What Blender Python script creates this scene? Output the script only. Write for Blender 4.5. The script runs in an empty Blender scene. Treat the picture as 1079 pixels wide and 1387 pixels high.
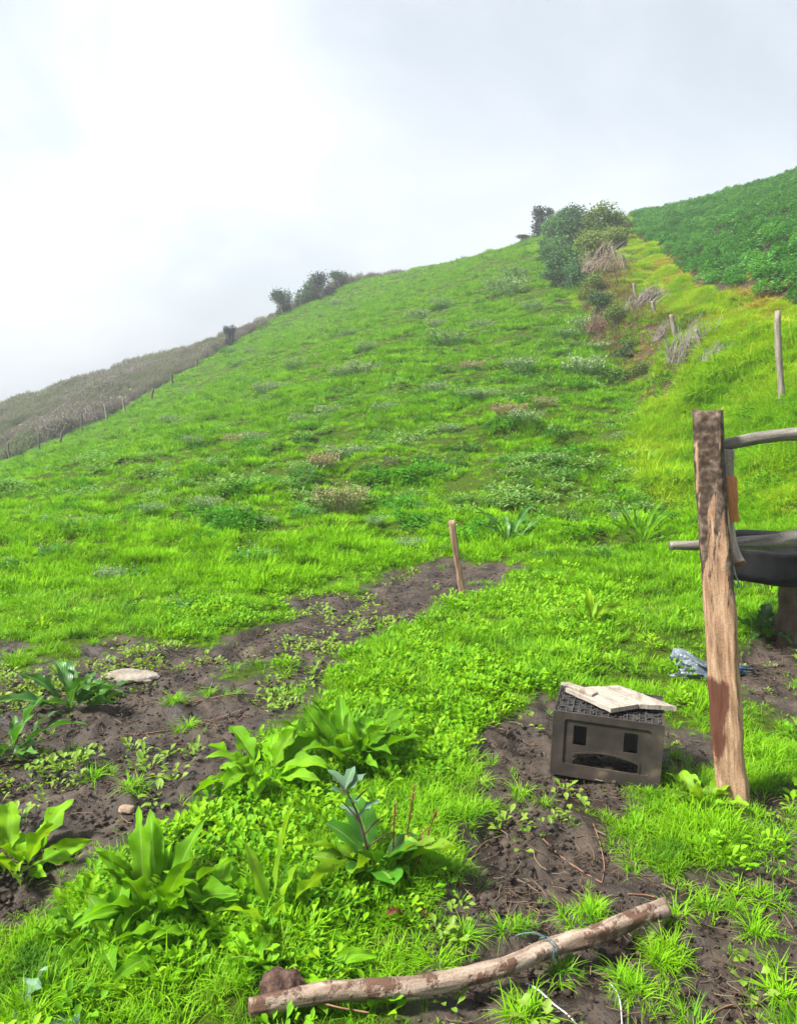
import bpy, math, random
import numpy as np
from mathutils import Vector, Matrix, Euler
from mathutils.geometry import tessellate_polygon

random.seed(7)
RNG = np.random.default_rng(7)
S = bpy.context.scene
R = math.radians

# ------------------------------------------------------------------ camera
EYE = 1.5
PITCH = R(8.0)
FPX = 1088.0                      # focal length in photo pixels (1079 x 1387)
cam_d = bpy.data.cameras.new('camera')
cam_d.sensor_fit = 'VERTICAL'
cam_d.angle = 2 * math.atan(693.5 / FPX)
cam_d.clip_start = 0.05
cam_d.clip_end = 2000
cam = bpy.data.objects.new('camera', cam_d)
S.collection.objects.link(cam)
cam.location = (0, 0, EYE)
cam.rotation_euler = (R(90) - PITCH, 0, 0)
S.camera = cam

# ------------------------------------------------------------------ sky, sun, exposure
SUN_DIR = Vector((-0.62, -0.16, 0.77)).normalized()
w = bpy.data.worlds.new('World'); S.world = w; w.use_nodes = True
nt = w.node_tree; nt.nodes.clear()
def N(tree, typ, **kw):
    n = tree.nodes.new(typ)
    for k, v in kw.items():
        if k.startswith('i_'):
            n.inputs[k[2:].replace('_', ' ')].default_value = v
        else:
            setattr(n, k, v)
    return n
def ramp(tree, stops, interp='LINEAR'):
    n = tree.nodes.new('ShaderNodeValToRGB'); cr = n.color_ramp; cr.interpolation = interp
    while len(cr.elements) > 1: cr.elements.remove(cr.elements[-1])
    cr.elements[0].position = stops[0][0]; cr.elements[0].color = stops[0][1]
    for p, c in stops[1:]:
        e = cr.elements.new(p); e.color = c
    return n
def g4(v): return (v, v, v, 1)
sky = N(nt, 'ShaderNodeTexSky', sky_type='NISHITA', sun_disc=False)
sky.sun_elevation = math.asin(SUN_DIR.z); sky.sun_rotation = math.atan2(SUN_DIR.x, SUN_DIR.y)
sky.air_density = 1.5; sky.dust_density = 3
tc = N(nt, 'ShaderNodeTexCoord')
mp = N(nt, 'ShaderNodeMapping'); mp.inputs['Scale'].default_value = (1.0, 1.0, 1.7); mp.inputs['Location'].default_value = (0.55, 0.2, 0.35)
nz = N(nt, 'ShaderNodeTexNoise', i_Scale=2.6, i_Detail=6.0, i_Roughness=0.55, i_Distortion=0.5)
nt.links.new(tc.outputs['Generated'], mp.inputs[0]); nt.links.new(mp.outputs[0], nz.inputs['Vector'])
cloud = ramp(nt, [(0.33, (0.49, 0.545, 0.61, 1)), (0.46, (0.565, 0.615, 0.685, 1)), (0.57, (0.64, 0.685, 0.745, 1)), (0.70, (0.74, 0.77, 0.82, 1))])
nt.links.new(nz.outputs['Fac'], cloud.inputs[0])
# thin bright part of the cloud cover, high on the left
gd = Vector((-0.30, 0.89, 0.345)).normalized()
dot = N(nt, 'ShaderNodeVectorMath', operation='DOT_PRODUCT'); dot.inputs[1].default_value = gd
nrm = N(nt, 'ShaderNodeVectorMath', operation='NORMALIZE')
nt.links.new(tc.outputs['Generated'], nrm.inputs[0]); nt.links.new(nrm.outputs[0], dot.inputs[0])
addn = N(nt, 'ShaderNodeMath', operation='MULTIPLY_ADD'); addn.inputs[1].default_value = 0.07; 
nt.links.new(nz.outputs['Fac'], addn.inputs[0]); nt.links.new(dot.outputs['Value'], addn.inputs[2])
glow = ramp(nt, [(0.95, g4(0)), (0.972, g4(0.05)), (0.987, g4(0.19)), (1.0, g4(0.42))])
sub = N(nt, 'ShaderNodeMath', operation='SUBTRACT'); sub.inputs[1].default_value = 0.035
nt.links.new(addn.outputs[0], sub.inputs[0]); nt.links.new(sub.outputs[0], glow.inputs[0])
addc = N(nt, 'ShaderNodeMix', data_type='RGBA', blend_type='ADD'); addc.inputs[0].default_value = 1.0
nt.links.new(cloud.outputs[0], addc.inputs[6]); nt.links.new(glow.outputs[0], addc.inputs[7])
SKY_K = 0.245                       # radiance of the cloud deck
sc1 = N(nt, 'ShaderNodeVectorMath', operation='SCALE'); sc1.inputs['Scale'].default_value = SKY_K / 0.1
nt.links.new(addc.outputs[2], sc1.inputs[0])
mixs = N(nt, 'ShaderNodeMix', data_type='RGBA'); mixs.inputs[0].default_value = 0.93
nt.links.new(sky.outputs[0], mixs.inputs[6]); nt.links.new(sc1.outputs[0], mixs.inputs[7])
bg = N(nt, 'ShaderNodeBackground', i_Strength=0.1)
nt.links.new(mixs.outputs[2], bg.inputs[0])
wo = N(nt, 'ShaderNodeOutputWorld'); nt.links.new(bg.outputs[0], wo.inputs[0])

sun_d = bpy.data.lights.new('sun', 'SUN'); sun_d.energy = 3.0; sun_d.angle = R(11); sun_d.color = (1.0, 0.96, 0.9)
sun = bpy.data.objects.new('sun', sun_d); S.collection.objects.link(sun)
sun.rotation_euler = SUN_DIR.to_track_quat('Z', 'Y').to_euler(); sun.location = (-20, -5, 40)
S.view_settings.view_transform = 'Standard'; S.view_settings.look = 'None'
S.view_settings.gamma = 1; S.view_settings.use_curve_mapping = False
S.view_settings.exposure = 2.2
S.render.engine = 'CYCLES'
S.cycles.max_bounces = 6; S.cycles.diffuse_bounces = 3; S.cycles.transmission_bounces = 4; S.cycles.transparent_max_bounces = 8
S.cycles.volume_bounces = 0
S.cycles.use_denoising = True

# ------------------------------------------------------------------ helpers: noise
def _hash(ix, iy, seed):
    h = (ix.astype(np.int64) * 374761393 + iy.astype(np.int64) * 668265263 + seed * 1274126177) & 0x7fffffff
    h = ((h ^ (h >> 13)) * 1103515245 + 12345) & 0x7fffffff
    h = ((h ^ (h >> 15)) * 1597334677) & 0x7fffffff
    return (h ^ (h >> 16)) % 100003 / 100003.0
def noise2(x, y, seed=0):
    x = np.asarray(x, float); y = np.asarray(y, float)
    ix = np.floor(x); iy = np.floor(y); fx = x - ix; fy = y - iy
    ux = fx * fx * fx * (fx * (fx * 6 - 15) + 10); uy = fy * fy * fy * (fy * (fy * 6 - 15) + 10)
    a = _hash(ix, iy, seed); b = _hash(ix + 1, iy, seed); c = _hash(ix, iy + 1, seed); d = _hash(ix + 1, iy + 1, seed)
    return ((a * (1 - ux) + b * ux) * (1 - uy) + (c * (1 - ux) + d * ux) * uy) * 2 - 1
def fbm(x, y, seed=0, octv=3):
    s = 0; a = 1.0; t = 0
    for k in range(octv):
        s = s + a * noise2(x * 2 ** k + 17.3 * k, y * 2 ** k - 9.1 * k, seed + k); t += a; a *= 0.5
    return s / t
def sstep(a, b, x):
    t = np.clip((x - a) / (b - a), 0, 1); return t * t * (3 - 2 * t)

# ------------------------------------------------------------------ terrain heights
cp, sp = math.cos(PITCH), math.sin(PITCH)
def ray(px, py):
    u = (px - 539.5) / FPX; v = (693.5 - py) / FPX
    return np.array([u, cp + v * sp, -sp + v * cp])
def at(px, py, Y):
    d = ray(px, py); return np.array([0, 0, EYE]) + d * (Y / d[1])
def to_px(p):
    x, y, z = p[0], p[1], p[2] - EYE
    f = y * cp - z * sp; v = y * sp + z * cp
    return 539.5 + FPX * x / f, 693.5 - FPX * v / f

CP = [  # measured points of the land: photo column, row, distance in metres
 (540,700,9.5),(540,600,15),(540,550,19.5),(540,500,25.5),(540,462,32),(540,426,43),(540,396,58),(540,380,70),
 (270,750,7.6),(270,700,9.9),(270,650,13.6),(270,600,20),(270,550,32),(270,515,47),(270,495,58),
 (400,700,9.6),(400,600,17),(400,500,32),(400,458,48),(400,434,66),(680,650,11.5),(680,560,17),(680,480,26),(680,420,36),(680,374,49),(680,346,60),
 (130,700,10.2),(130,650,16),(130,610,28),(130,578,46),
 (0,750,7.8),(0,700,10.4),(0,665,16.5),(0,643,28),(0,628,45),(800,750,7.4),(800,700,9.0),(800,650,11),(800,600,13.6),(800,550,17),(800,500,21.5),(800,450,27),(792,402,33.5),
 (750,350,50),(722,325,64),(640,352,69),(470,388,76),(350,445,68),
 (940,750,7.2),(940,700,8.6),(940,650,10.0),(940,605,11.8),(930,575,13),(870,600,12.8),(880,540,16.8),
 (1079,800,5.9),(1079,750,6.6),(1079,700,7.5),(1079,650,8.3),(1079,600,9.1),(1079,550,10.1),(1079,500,11.6),(1079,450,13.6),(1079,415,16),(1079,402,17.2),(1079,350,21.5),(1079,300,28),(1079,243,46),
 (1000,650,9.9),(1000,600,10.9),(1000,550,12.1),(1000,500,13.8),(1000,450,16),(1000,405,19),(1000,393,20.3),(1000,350,25.5),(1000,300,35),(1000,263,50),
 (940,540,14.2),(940,500,16),(940,450,19),(940,410,22.5),(940,386,25),(940,372,27),(940,330,36),(940,278,56),
 (880,505,20),(880,480,21.5),(880,450,24),(880,420,27),(880,385,31.5),(880,357,36),(880,340,40),(880,312,48),(880,292,60),
 (840,470,23.8),(840,440,26.3),(840,400,31),(840,360,38),(840,325,46),(838,298,60),(800,330,48),
 (0,562,80),(100,526,84),(200,497,88),(300,474,84),(0,592,58),(100,550,64),(200,510,72),(0,612,50),(100,588,47.5),(150,568,49),
 (-400,640,70),(-400,690,38),(-400,720,14),(-400,760,8),(1500,170,40),(1500,330,18),(1500,430,13),(1500,560,9),(1500,740,6),(1500,860,4.6),
 (-400,690,140),(0,640,150),(300,545,150),(540,440,150),(720,400,150),(880,370,150),(1079,330,150),(1500,290,150),
 (540,395,95),(300,515,110),(700,355,90),(880,315,85),(1079,270,75),(0,600,105),
]
P = np.array([at(*c) for c in CP])
flat = np.array([(x, y, 0.0) for x in (-6, -3, -1.3, 0, 1.3, 3, 6) for y in (-6, -1, 1.5, 2.6, 3.8, 5.2)] +
                [(x, 6.6, 0.0 - 0.02 * (x < 0)) for x in (-3, -1, 0.5, 2)] + [(x, -40, -1.0) for x in (-30, 0, 30)])
P = np.vstack([P, flat])
Y0 = 4.0
def warp(x, y):
    d = np.where(y > -2, y + Y0, 2.0 * np.exp(np.clip((y + 2) / 2, -30, 0)) * 0 + 2.0 + (-(y + 2)) * 0.0)
    d = np.maximum(d, 2.0)
    return x / d, np.log(d) + np.minimum(y + 2, 0) * 0.05, d
def tps_k(r2): return np.where(r2 > 1e-14, 0.5 * r2 * np.log(np.maximum(r2, 1e-14)), 0)
_a, _b, _d = warp(P[:, 0], P[:, 1])
_e = (P[:, 2] - EYE) / _d
n = len(P)
K = tps_k((_a[:, None] - _a) ** 2 + (_b[:, None] - _b) ** 2) + np.eye(n) * 2e-4
Q = np.column_stack([np.ones(n), _a, _b])
A = np.block([[K, Q], [Q.T, np.zeros((3, 3))]])
sol = np.linalg.solve(A, np.concatenate([_e, np.zeros(3)]))
def base_h(x, y):
    x = np.atleast_1d(np.asarray(x, float)); y = np.atleast_1d(np.asarray(y, float))
    out = np.empty(x.shape)
    for i in range(0, x.size, 40000):
        sl = slice(i, i + 40000)
        a, b, d = warp(x.flat[sl], y.flat[sl])
        kk = tps_k((a[:, None] - _a) ** 2 + (b[:, None] - _b) ** 2)
        e = kk @ sol[:n] + sol[n] + sol[n + 1] * a + sol[n + 2] * b
        out.flat[sl] = EYE + e * d
    return out
YY = np.geomspace(1.0, 160, 900)
def g0(px, py):
    """where the line of sight through a photo pixel meets the land"""
    d = ray(px, py); t = YY / d[1]
    z = EYE + d[2] * t - base_h(d[0] * t, YY)
    k = np.where(z < 0)[0]
    if len(k) == 0: i = np.argmin(z); return np.array([d[0] * t[i], YY[i]])
    i = k[0]
    if i == 0: return np.array([d[0] * t[0], YY[0]])
    f = z[i - 1] / (z[i - 1] - z[i]); y = YY[i - 1] + f * (YY[i] - YY[i - 1])
    return np.array([d[0] * y / d[1], y])

def sdist(poly, x, y):
    """signed distance to a polygon, positive inside"""
    poly = np.asarray(poly); m = np.full(x.shape, 1e9); ins = np.zeros(x.shape, bool)
    for i in range(len(poly)):
        a = poly[i]; b = poly[(i + 1) % len(poly)]
        ex, ey = b - a; wx, wy = x - a[0], y - a[1]
        t = np.clip((wx * ex + wy * ey) / (ex * ex + ey * ey + 1e-12), 0, 1)
        m = np.minimum(m, (wx - ex * t) ** 2 + (wy - ey * t) ** 2)
        c = ((a[1] <= y) & (b[1] > y)) | ((b[1] <= y) & (a[1] > y))
        with np.errstate(divide='ignore', invalid='ignore'):
            xi = a[0] + (y - a[1]) * ex / (ey if abs(ey) > 1e-12 else 1e-12)
        ins ^= c & (x < xi)
    return np.where(ins, 1, -1) * np.sqrt(m)
def gp(pts): return np.array([g0(*p) for p in pts])
MUD = [gp(q) for q in (
 [(700,762),(600,762),(500,772),(478,795),(388,815),(385,850),(250,882),(150,866),(60,880),(-60,872),(-80,1250),(40,1215),(90,1160),(170,1120),(240,1105),(300,1050),(330,1000),(410,960),(425,918),(470,880),(560,840),(620,805)],
 [(640,985),(700,960),(745,945),(800,960),(900,1000),(900,1062),(830,1078),(790,1085),(800,1115),(880,1175),(960,1190),(1080,1165),(1120,1200),(1120,1410),(560,1410),(575,1335),(600,1310),(560,1250),(620,1180),(665,1100),(640,1040)],
 [(1000,870),(1090,850),(1120,1000),(1060,960),(1020,930)],
 [(890,975),(960,985),(950,1045),(900,1060)],
 [(1010,1090),(1100,1060),(1110,1140),(1050,1130)],
)]
ISL = [gp(q) for q in (
 [(795,1085),(860,1068),(940,1072),(1000,1092),(1045,1120),(1060,1165),(990,1195),(910,1190),(870,1150),(810,1120)],
)]
TUFTS = [(790,1238,.11),(800,1225,.08),(632,1268,.12),(700,1255,.10),(560,1290,.12),(535,1320,.10),(600,1290,.08),(870,1345,.12),(890,1310,.10),(910,1290,.07),(1010,1235,.08),(1030,1270,.07),(1000,1215,.06),(1045,1300,.06),
         (1060,1350,.08),(1070,1390,.09),(940,1385,.05),(850,1325,.06),(690,1365,.09),(705,1375,.07),(730,1085,.06),(780,1040,.05),(700,1075,.07),(850,1160,.07),(900,1180,.09),(960,1230,.07),(1040,1215,.09),(920,1240,.05),(760,1310,.05),
         (30,905,.14),(80,885,.2),(330,905,.17),(370,900,.14),(270,870,.15),(150,940,.08),(250,985,.05),(240,955,.06),(180,1065,.05),(300,935,.08),(120,1050,.05),(395,930,.08),(420,800,.2),(470,800,.2)]
TUFTW = [(g0(a, b), r * (.5 if a > 500 else 1)) for a, b, r in TUFTS]

L_FOOT = np.array([(-10, 60), (4, 9), (6, 5.3), (7.5, 3.72), (9.8, 4.15), (13.2, 4.86), (20, 6.26), (23.5, 6.5), (34, 7.83), (50, 9.7), (65, 10.8), (90, 13), (200, 25)], float)
L_TOP = np.array([(-10, 90), (5, 20), (12, 10.5), (14.5, 7.7), (16, 7.55), (19, 7.7), (25, 8.9), (36, 11.3), (46, 12.7), (62, 17), (90, 24), (200, 50)], float)
L_LEFT = np.array([(-10, -300), (30, -70), (38, -36), (45, -22.3), (50, -18), (58, -14.4), (66, -12.7), (72, -9.2), (76, -4.9), (84, 0), (200, 30)], float)
def xl(L, y): return np.interp(y, L[:, 0], L[:, 1])
def mudmask(x, y, raw=False):
    am = np.clip(0.05 * y - .03, .06, .3); wx = x + am * fbm(x * 2.2, y * 2.2, 31, 4); wy = y + 1.3 * am * fbm(x * 2.2, y * 2.2, 57, 4)
    s = np.full(x.shape, -9.0)
    for q in MUD: s = np.maximum(s, sdist(q, wx, wy))
    for q in ISL: s = np.minimum(s, -sdist(q, wx, wy))
    s = s + am * .8 * fbm(x * 3.5, y * 3.5, 91, 3)
    for (c, r) in TUFTW: s = np.minimum(s, (np.hypot(wx - c[0], wy - c[1]) - r) * 1.3)
    if raw: return s
    m = sstep(-0.05, 0.07, s)
    bare = sstep(0.50, 0.66, fbm(x * 0.8 + 3, y * 1.3, 13, 4)) * sstep(6, 9, y) * 0.7      # worn patches on the hill
    return np.maximum(m, bare * (x < xl(L_FOOT, y)) * (x > xl(L_LEFT, y)))
DIP = g0(45, 1195); CRT = g0(805, 1070)
def height(x, y, mud=None):
    x = np.atleast_1d(np.asarray(x, float)); y = np.atleast_1d(np.asarray(y, float))
    if mud is None: mud = mudmask(x, y)
    h = base_h(x, y)
    far = sstep(5, 14, y)
    past = (x < xl(L_FOOT, y)) & (x > xl(L_LEFT, y))
    h = h + far * (0.16 * fbm(x * 0.45, y * 0.45, 3, 3) + 0.12 * fbm(x * 1.3, y * 1.7, 4, 2) + 0.05 * noise2(x * 3.1, y * 3.6, 6))
    # little cattle terraces across the slope
    h = h + past * far * 0.05 * np.sin((y + 1.4 * fbm(x * .25, y * .25, 8, 2)) * 5.5 + 2.5 * noise2(x * .5, y * .3, 5)) * sstep(40, 15, y)
    bank = (x > xl(L_FOOT, y)) & (x < xl(L_TOP, y))
    h = h - 0.30 * np.exp(-((x - xl(L_TOP, y)) / 1.6) ** 2) * sstep(9, 14, y) * sstep(40, 25, y)
    h = h + bank * (0.24 * fbm(x * 0.9, y * 0.9, 15, 3) + 0.10 * noise2(x * 2.4, y * 2.4, 16)) * sstep(6, 10, y)
    dd = x - xl(L_FOOT, y) + 0.35 * fbm(y * .5, y * 0 + 3, 17, 2)
    hs = sstep(11, 17, y) * sstep(48, 38, y)
    h = h + hs * (0.62 * sstep(-.15, .45, dd) * np.exp(-np.maximum(dd - .45, 0) / 2.2) - 0.22 * np.exp(-((dd + .35) / .7) ** 2))
    near = sstep(14, 6, y)
    clod = 0.034 * fbm(x * 3.4, y * 3.0, 21, 2) + 0.016 * fbm(x * 11, y * 10, 22, 3) - 0.030 * np.abs(noise2(x * 5.3, y * 4.7, 23))
    soft = 0.03 * fbm(x * 1.6, y * 1.6, 25, 2) + 0.012 * noise2(x * 7, y * 7, 26)
    h = h + near * (mud * (1.35 * clod + 0.010 * fbm(x * 26, y * 22, 27, 2) - 0.010) + (1 - mud) * soft)
    h = h - 0.02 * np.exp(-(((x - CRT[0]) / .26) ** 2 + ((y - CRT[1]) / .2) ** 2) ** 2)      # trodden hollow in front of the crate
    h = h - 0.10 * np.exp(-((x - DIP[0]) ** 2 + (y - DIP[1]) ** 2) / 0.03)
    return h
def H(x, y): return float(height(np.array([x]), np.array([y]))[0])
def ground(px, py):
    q = g0(px, py); return np.array([q[0], q[1], H(q[0], q[1])])

# ------------------------------------------------------------------ helpers: meshes
def mesh_from(name, V, F, mat=None, smooth=True, uv=None):
    me = bpy.data.meshes.new(name)
    V = np.asarray(V, float)
    me.from_pydata(V.tolist(), [], F if isinstance(F, list) else F.tolist())
    if uv is not None:
        lay = me.uv_layers.new(name='UVMap'); uv = np.asarray(uv, float)
        li = np.empty(len(me.loops), int); me.loops.foreach_get('vertex_index', li)
        lay.data.foreach_set('uv', uv[li].ravel())
    if smooth: me.polygons.foreach_set('use_smooth', np.ones(len(me.polygons), bool))
    if mat: me.materials.append(mat)
    me.update()
    return me
def link(name, me, parent=None, loc=(0, 0, 0), rot=(0, 0, 0)):
    o = bpy.data.objects.new(name, me); S.collection.objects.link(o)
    o.location = loc; o.rotation_euler = rot
    if parent: o.parent = parent
    return o
def tag(o, label=None, cat=None, group=None, kind=None):
    if label: o['label'] = label
    if cat: o['category'] = cat
    if group: o['group'] = group
    if kind: o['kind'] = kind
    return o
def empty(name, loc, rot=(0, 0, 0)):
    o = bpy.data.objects.new(name, None); S.collection.objects.link(o); o.location = loc; o.rotation_euler = rot
    o.empty_display_size = 0.05
    return o
class MB:
    def __init__(s): s.V = []; s.F = []; s.U = []; s.n = 0
    def add(s, V, F, U=None):
        V = np.asarray(V, float)
        s.V.append(V); s.F += [tuple(i + s.n for i in f) for f in F]
        s.U.append(np.zeros((len(V), 2)) if U is None else np.asarray(U, float)); s.n += len(V)
    def mesh(s, name, mat, smooth=True):
        return mesh_from(name, np.vstack(s.V), s.F, mat, smooth, np.vstack(s.U))
def tube(path, rad, seg=10, rough=0.0, seed=0, caps=True, mb=None, squash=1.0):
    """tapered bent round pole; UV = (metres round, metres along)"""
    path = np.asarray(path, float); k = len(path)
    rad = np.broadcast_to(np.asarray(rad, float), (k,))
    T = np.gradient(path, axis=0); T /= np.linalg.norm(T, axis=1)[:, None] + 1e-12
    up = np.array([0, 0, 1.0]) if abs(T[0, 2]) < 0.9 else np.array([0, 1.0, 0])
    V = []; U = []; L = np.concatenate([[0], np.cumsum(np.linalg.norm(np.diff(path, axis=0), axis=1))])
    th = np.arange(seg) * 2 * math.pi / seg
    for i in range(k):
        s = np.cross(T[i], up); s /= np.linalg.norm(s) + 1e-12; u = np.cross(s, T[i])
        r = rad[i] * (1 + rough * (fbm(np.cos(th) * 1.3 + seed, np.sin(th) * 1.3 + L[i] * 6, seed, 2) + 0.5 * noise2(th * 3, L[i] * 25 + th * 0, seed + 3)))
        V.append(path[i] + (np.cos(th) * r)[:, None] * s + (np.sin(th) * r * squash)[:, None] * u)
        U.append(np.column_stack([np.abs(th / math.pi - 1) * rad[i] * 3, np.full(seg, L[i])]))
    F = [(i * seg + j, i * seg + (j + 1) % seg, (i + 1) * seg + (j + 1) % seg, (i + 1) * seg + j) for i in range(k - 1) for j in range(seg)]
    V = np.vstack(V); U = np.vstack(U)
    if caps:
        for e in (0, k - 1):
            c = len(V); V = np.vstack([V, path[e] + T[e] * (0.15 * rad[e] * (1 if e else -1))]); U = np.vstack([U, (-9, -9)])
            for j in range(seg):
                q = (e * seg + j, e * seg + (j + 1) % seg, c)
                F.append(q if e else q[::-1])
    m = mb or MB(); m.add(V, F, U); return m
def spline(pts, k):
    pts = np.asarray(pts, float); t = np.linspace(0, len(pts) - 1, k); out = []
    for v in t:
        i = min(int(v), len(pts) - 2); f = v - i
        p0 = pts[max(i - 1, 0)]; p1 = pts[i]; p2 = pts[i + 1]; p3 = pts[min(i + 2, len(pts) - 1)]
        out.append(0.5 * ((2 * p1) + (-p0 + p2) * f + (2 * p0 - 5 * p1 + 4 * p2 - p3) * f * f + (-p0 + 3 * p1 - 3 * p2 + p3) * f ** 3))
    return np.array(out)
def beam(w, d, h, nz=40, nx=8, rough=0.004, seed=0, lean=(0, 0), taper=0.0, ragged=0.01, mb=None):
    """sawn timber standing on z = 0, UV = (metres round, height)"""
    ring = []
    for i in range(nx): ring.append((-w / 2 + w * i / nx, -d / 2))
    for i in range(max(3, nx // 2)): ring.append((w / 2, -d / 2 + d * i / max(3, nx // 2)))
    for i in range(nx): ring.append((w / 2 - w * i / nx, d / 2))
    for i in range(max(3, nx // 2)): ring.append((-w / 2, d / 2 - d * i / max(3, nx // 2)))
    ring = np.array(ring); s = len(ring)
    cr = 1 - 0.10 * ((np.abs(ring[:, 0]) > w * .49) & (np.abs(ring[:, 1]) > d * .49))
    V = []; U = []
    per = np.concatenate([[0], np.cumsum(np.linalg.norm(np.diff(ring, axis=0), axis=1))])
    for k in range(nz + 1):
        z = h * k / nz; t = 1 - taper * k / nz
        nn = rough * fbm(per * 25 + seed, z * 9 + per * 0, seed, 3) / max(w, d) * 2 + 0.5 * rough * noise2(per * 90, z * 20 + per * 0, seed + 9) / max(w, d) * 2
        q = ring * (cr * t + nn)[:, None]
        bx = rough * 1.3 * noise2(np.array([z * 4.0]), np.array([seed * 1.7]), 5)[0]
        zz = np.full(s, z)
        if k == nz: zz = zz + ragged * fbm(ring[:, 0] * 40, ring[:, 1] * 40, seed + 4, 2)
        V.append(np.column_stack([q[:, 0] + lean[0] * k / nz + bx, q[:, 1] + lean[1] * k / nz, zz])); U.append(np.column_stack([per, zz]))
    F = [(k * s + j, k * s + (j + 1) % s, (k + 1) * s + (j + 1) % s, (k + 1) * s + j) for k in range(nz) for j in range(s)]
    V = np.vstack(V); U = np.vstack(U)
    c = len(V); V = np.vstack([V, (lean[0], lean[1], h - ragged * .5)]); U = np.vstack([U, (-9, -9)])
    F += [(nz * s + j, nz * s + (j + 1) % s, c) for j in range(s)]
    m = mb or MB(); m.add(V, F, U); return m
def plate(outer, holes, th, M=None, mb=None):
    """flat plate with holes in the XZ plane, front at y = 0, thickness to +y"""
    loops = [list(outer)] + [list(h) for h in holes]
    tri = tessellate_polygon([[Vector((a, b, 0)) for a, b in lp] for lp in loops])
    pts = [p for lp in loops for p in lp]; k = len(pts)
    V = np.array([(a, 0, b) for a, b in pts] + [(a, th, b) for a, b in pts])
    F = []
    for t in tri:
        a, b, c = [pts[i] for i in t]
        if (b[0] - a[0]) * (c[1] - a[1]) - (b[1] - a[1]) * (c[0] - a[0]) < 0: t = t[::-1]
        F.append(tuple(t)); F.append(tuple(i + k for i in t[::-1]))
    o = 0
    for lp in loops:
        m = len(lp)
        for i in range(m):
            a, b = o + i, o + (i + 1) % m; F.append((a, a + k, b + k, b))
        o += m
    if M is not None: V = np.array([M @ Vector(v) for v in V])
    m = mb or MB(); m.add(V, F); return m
def rrect(x0, x1, z0, z1, r, k=4):
    out = []
    for cx, cz, a0 in ((x1 - r, z1 - r, 0), (x0 + r, z1 - r, 90), (x0 + r, z0 + r, 180), (x1 - r, z0 + r, 270)):
        for i in range(k + 1):
            a = R(a0 + 90 * i / k); out.append((cx + r * math.cos(a), cz + r * math.sin(a)))
    return out
def box(mb, x0, x1, y0, y1, z0, z1):
    V = [(x0, y0, z0), (x1, y0, z0), (x1, y1, z0), (x0, y1, z0), (x0, y0, z1), (x1, y0, z1), (x1, y1, z1), (x0, y1, z1)]
    mb.add(V, [(0, 3, 2, 1), (4, 5, 6, 7), (0, 1, 5, 4), (1, 2, 6, 5), (2, 3, 7, 6), (3, 0, 4, 7)])

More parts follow.
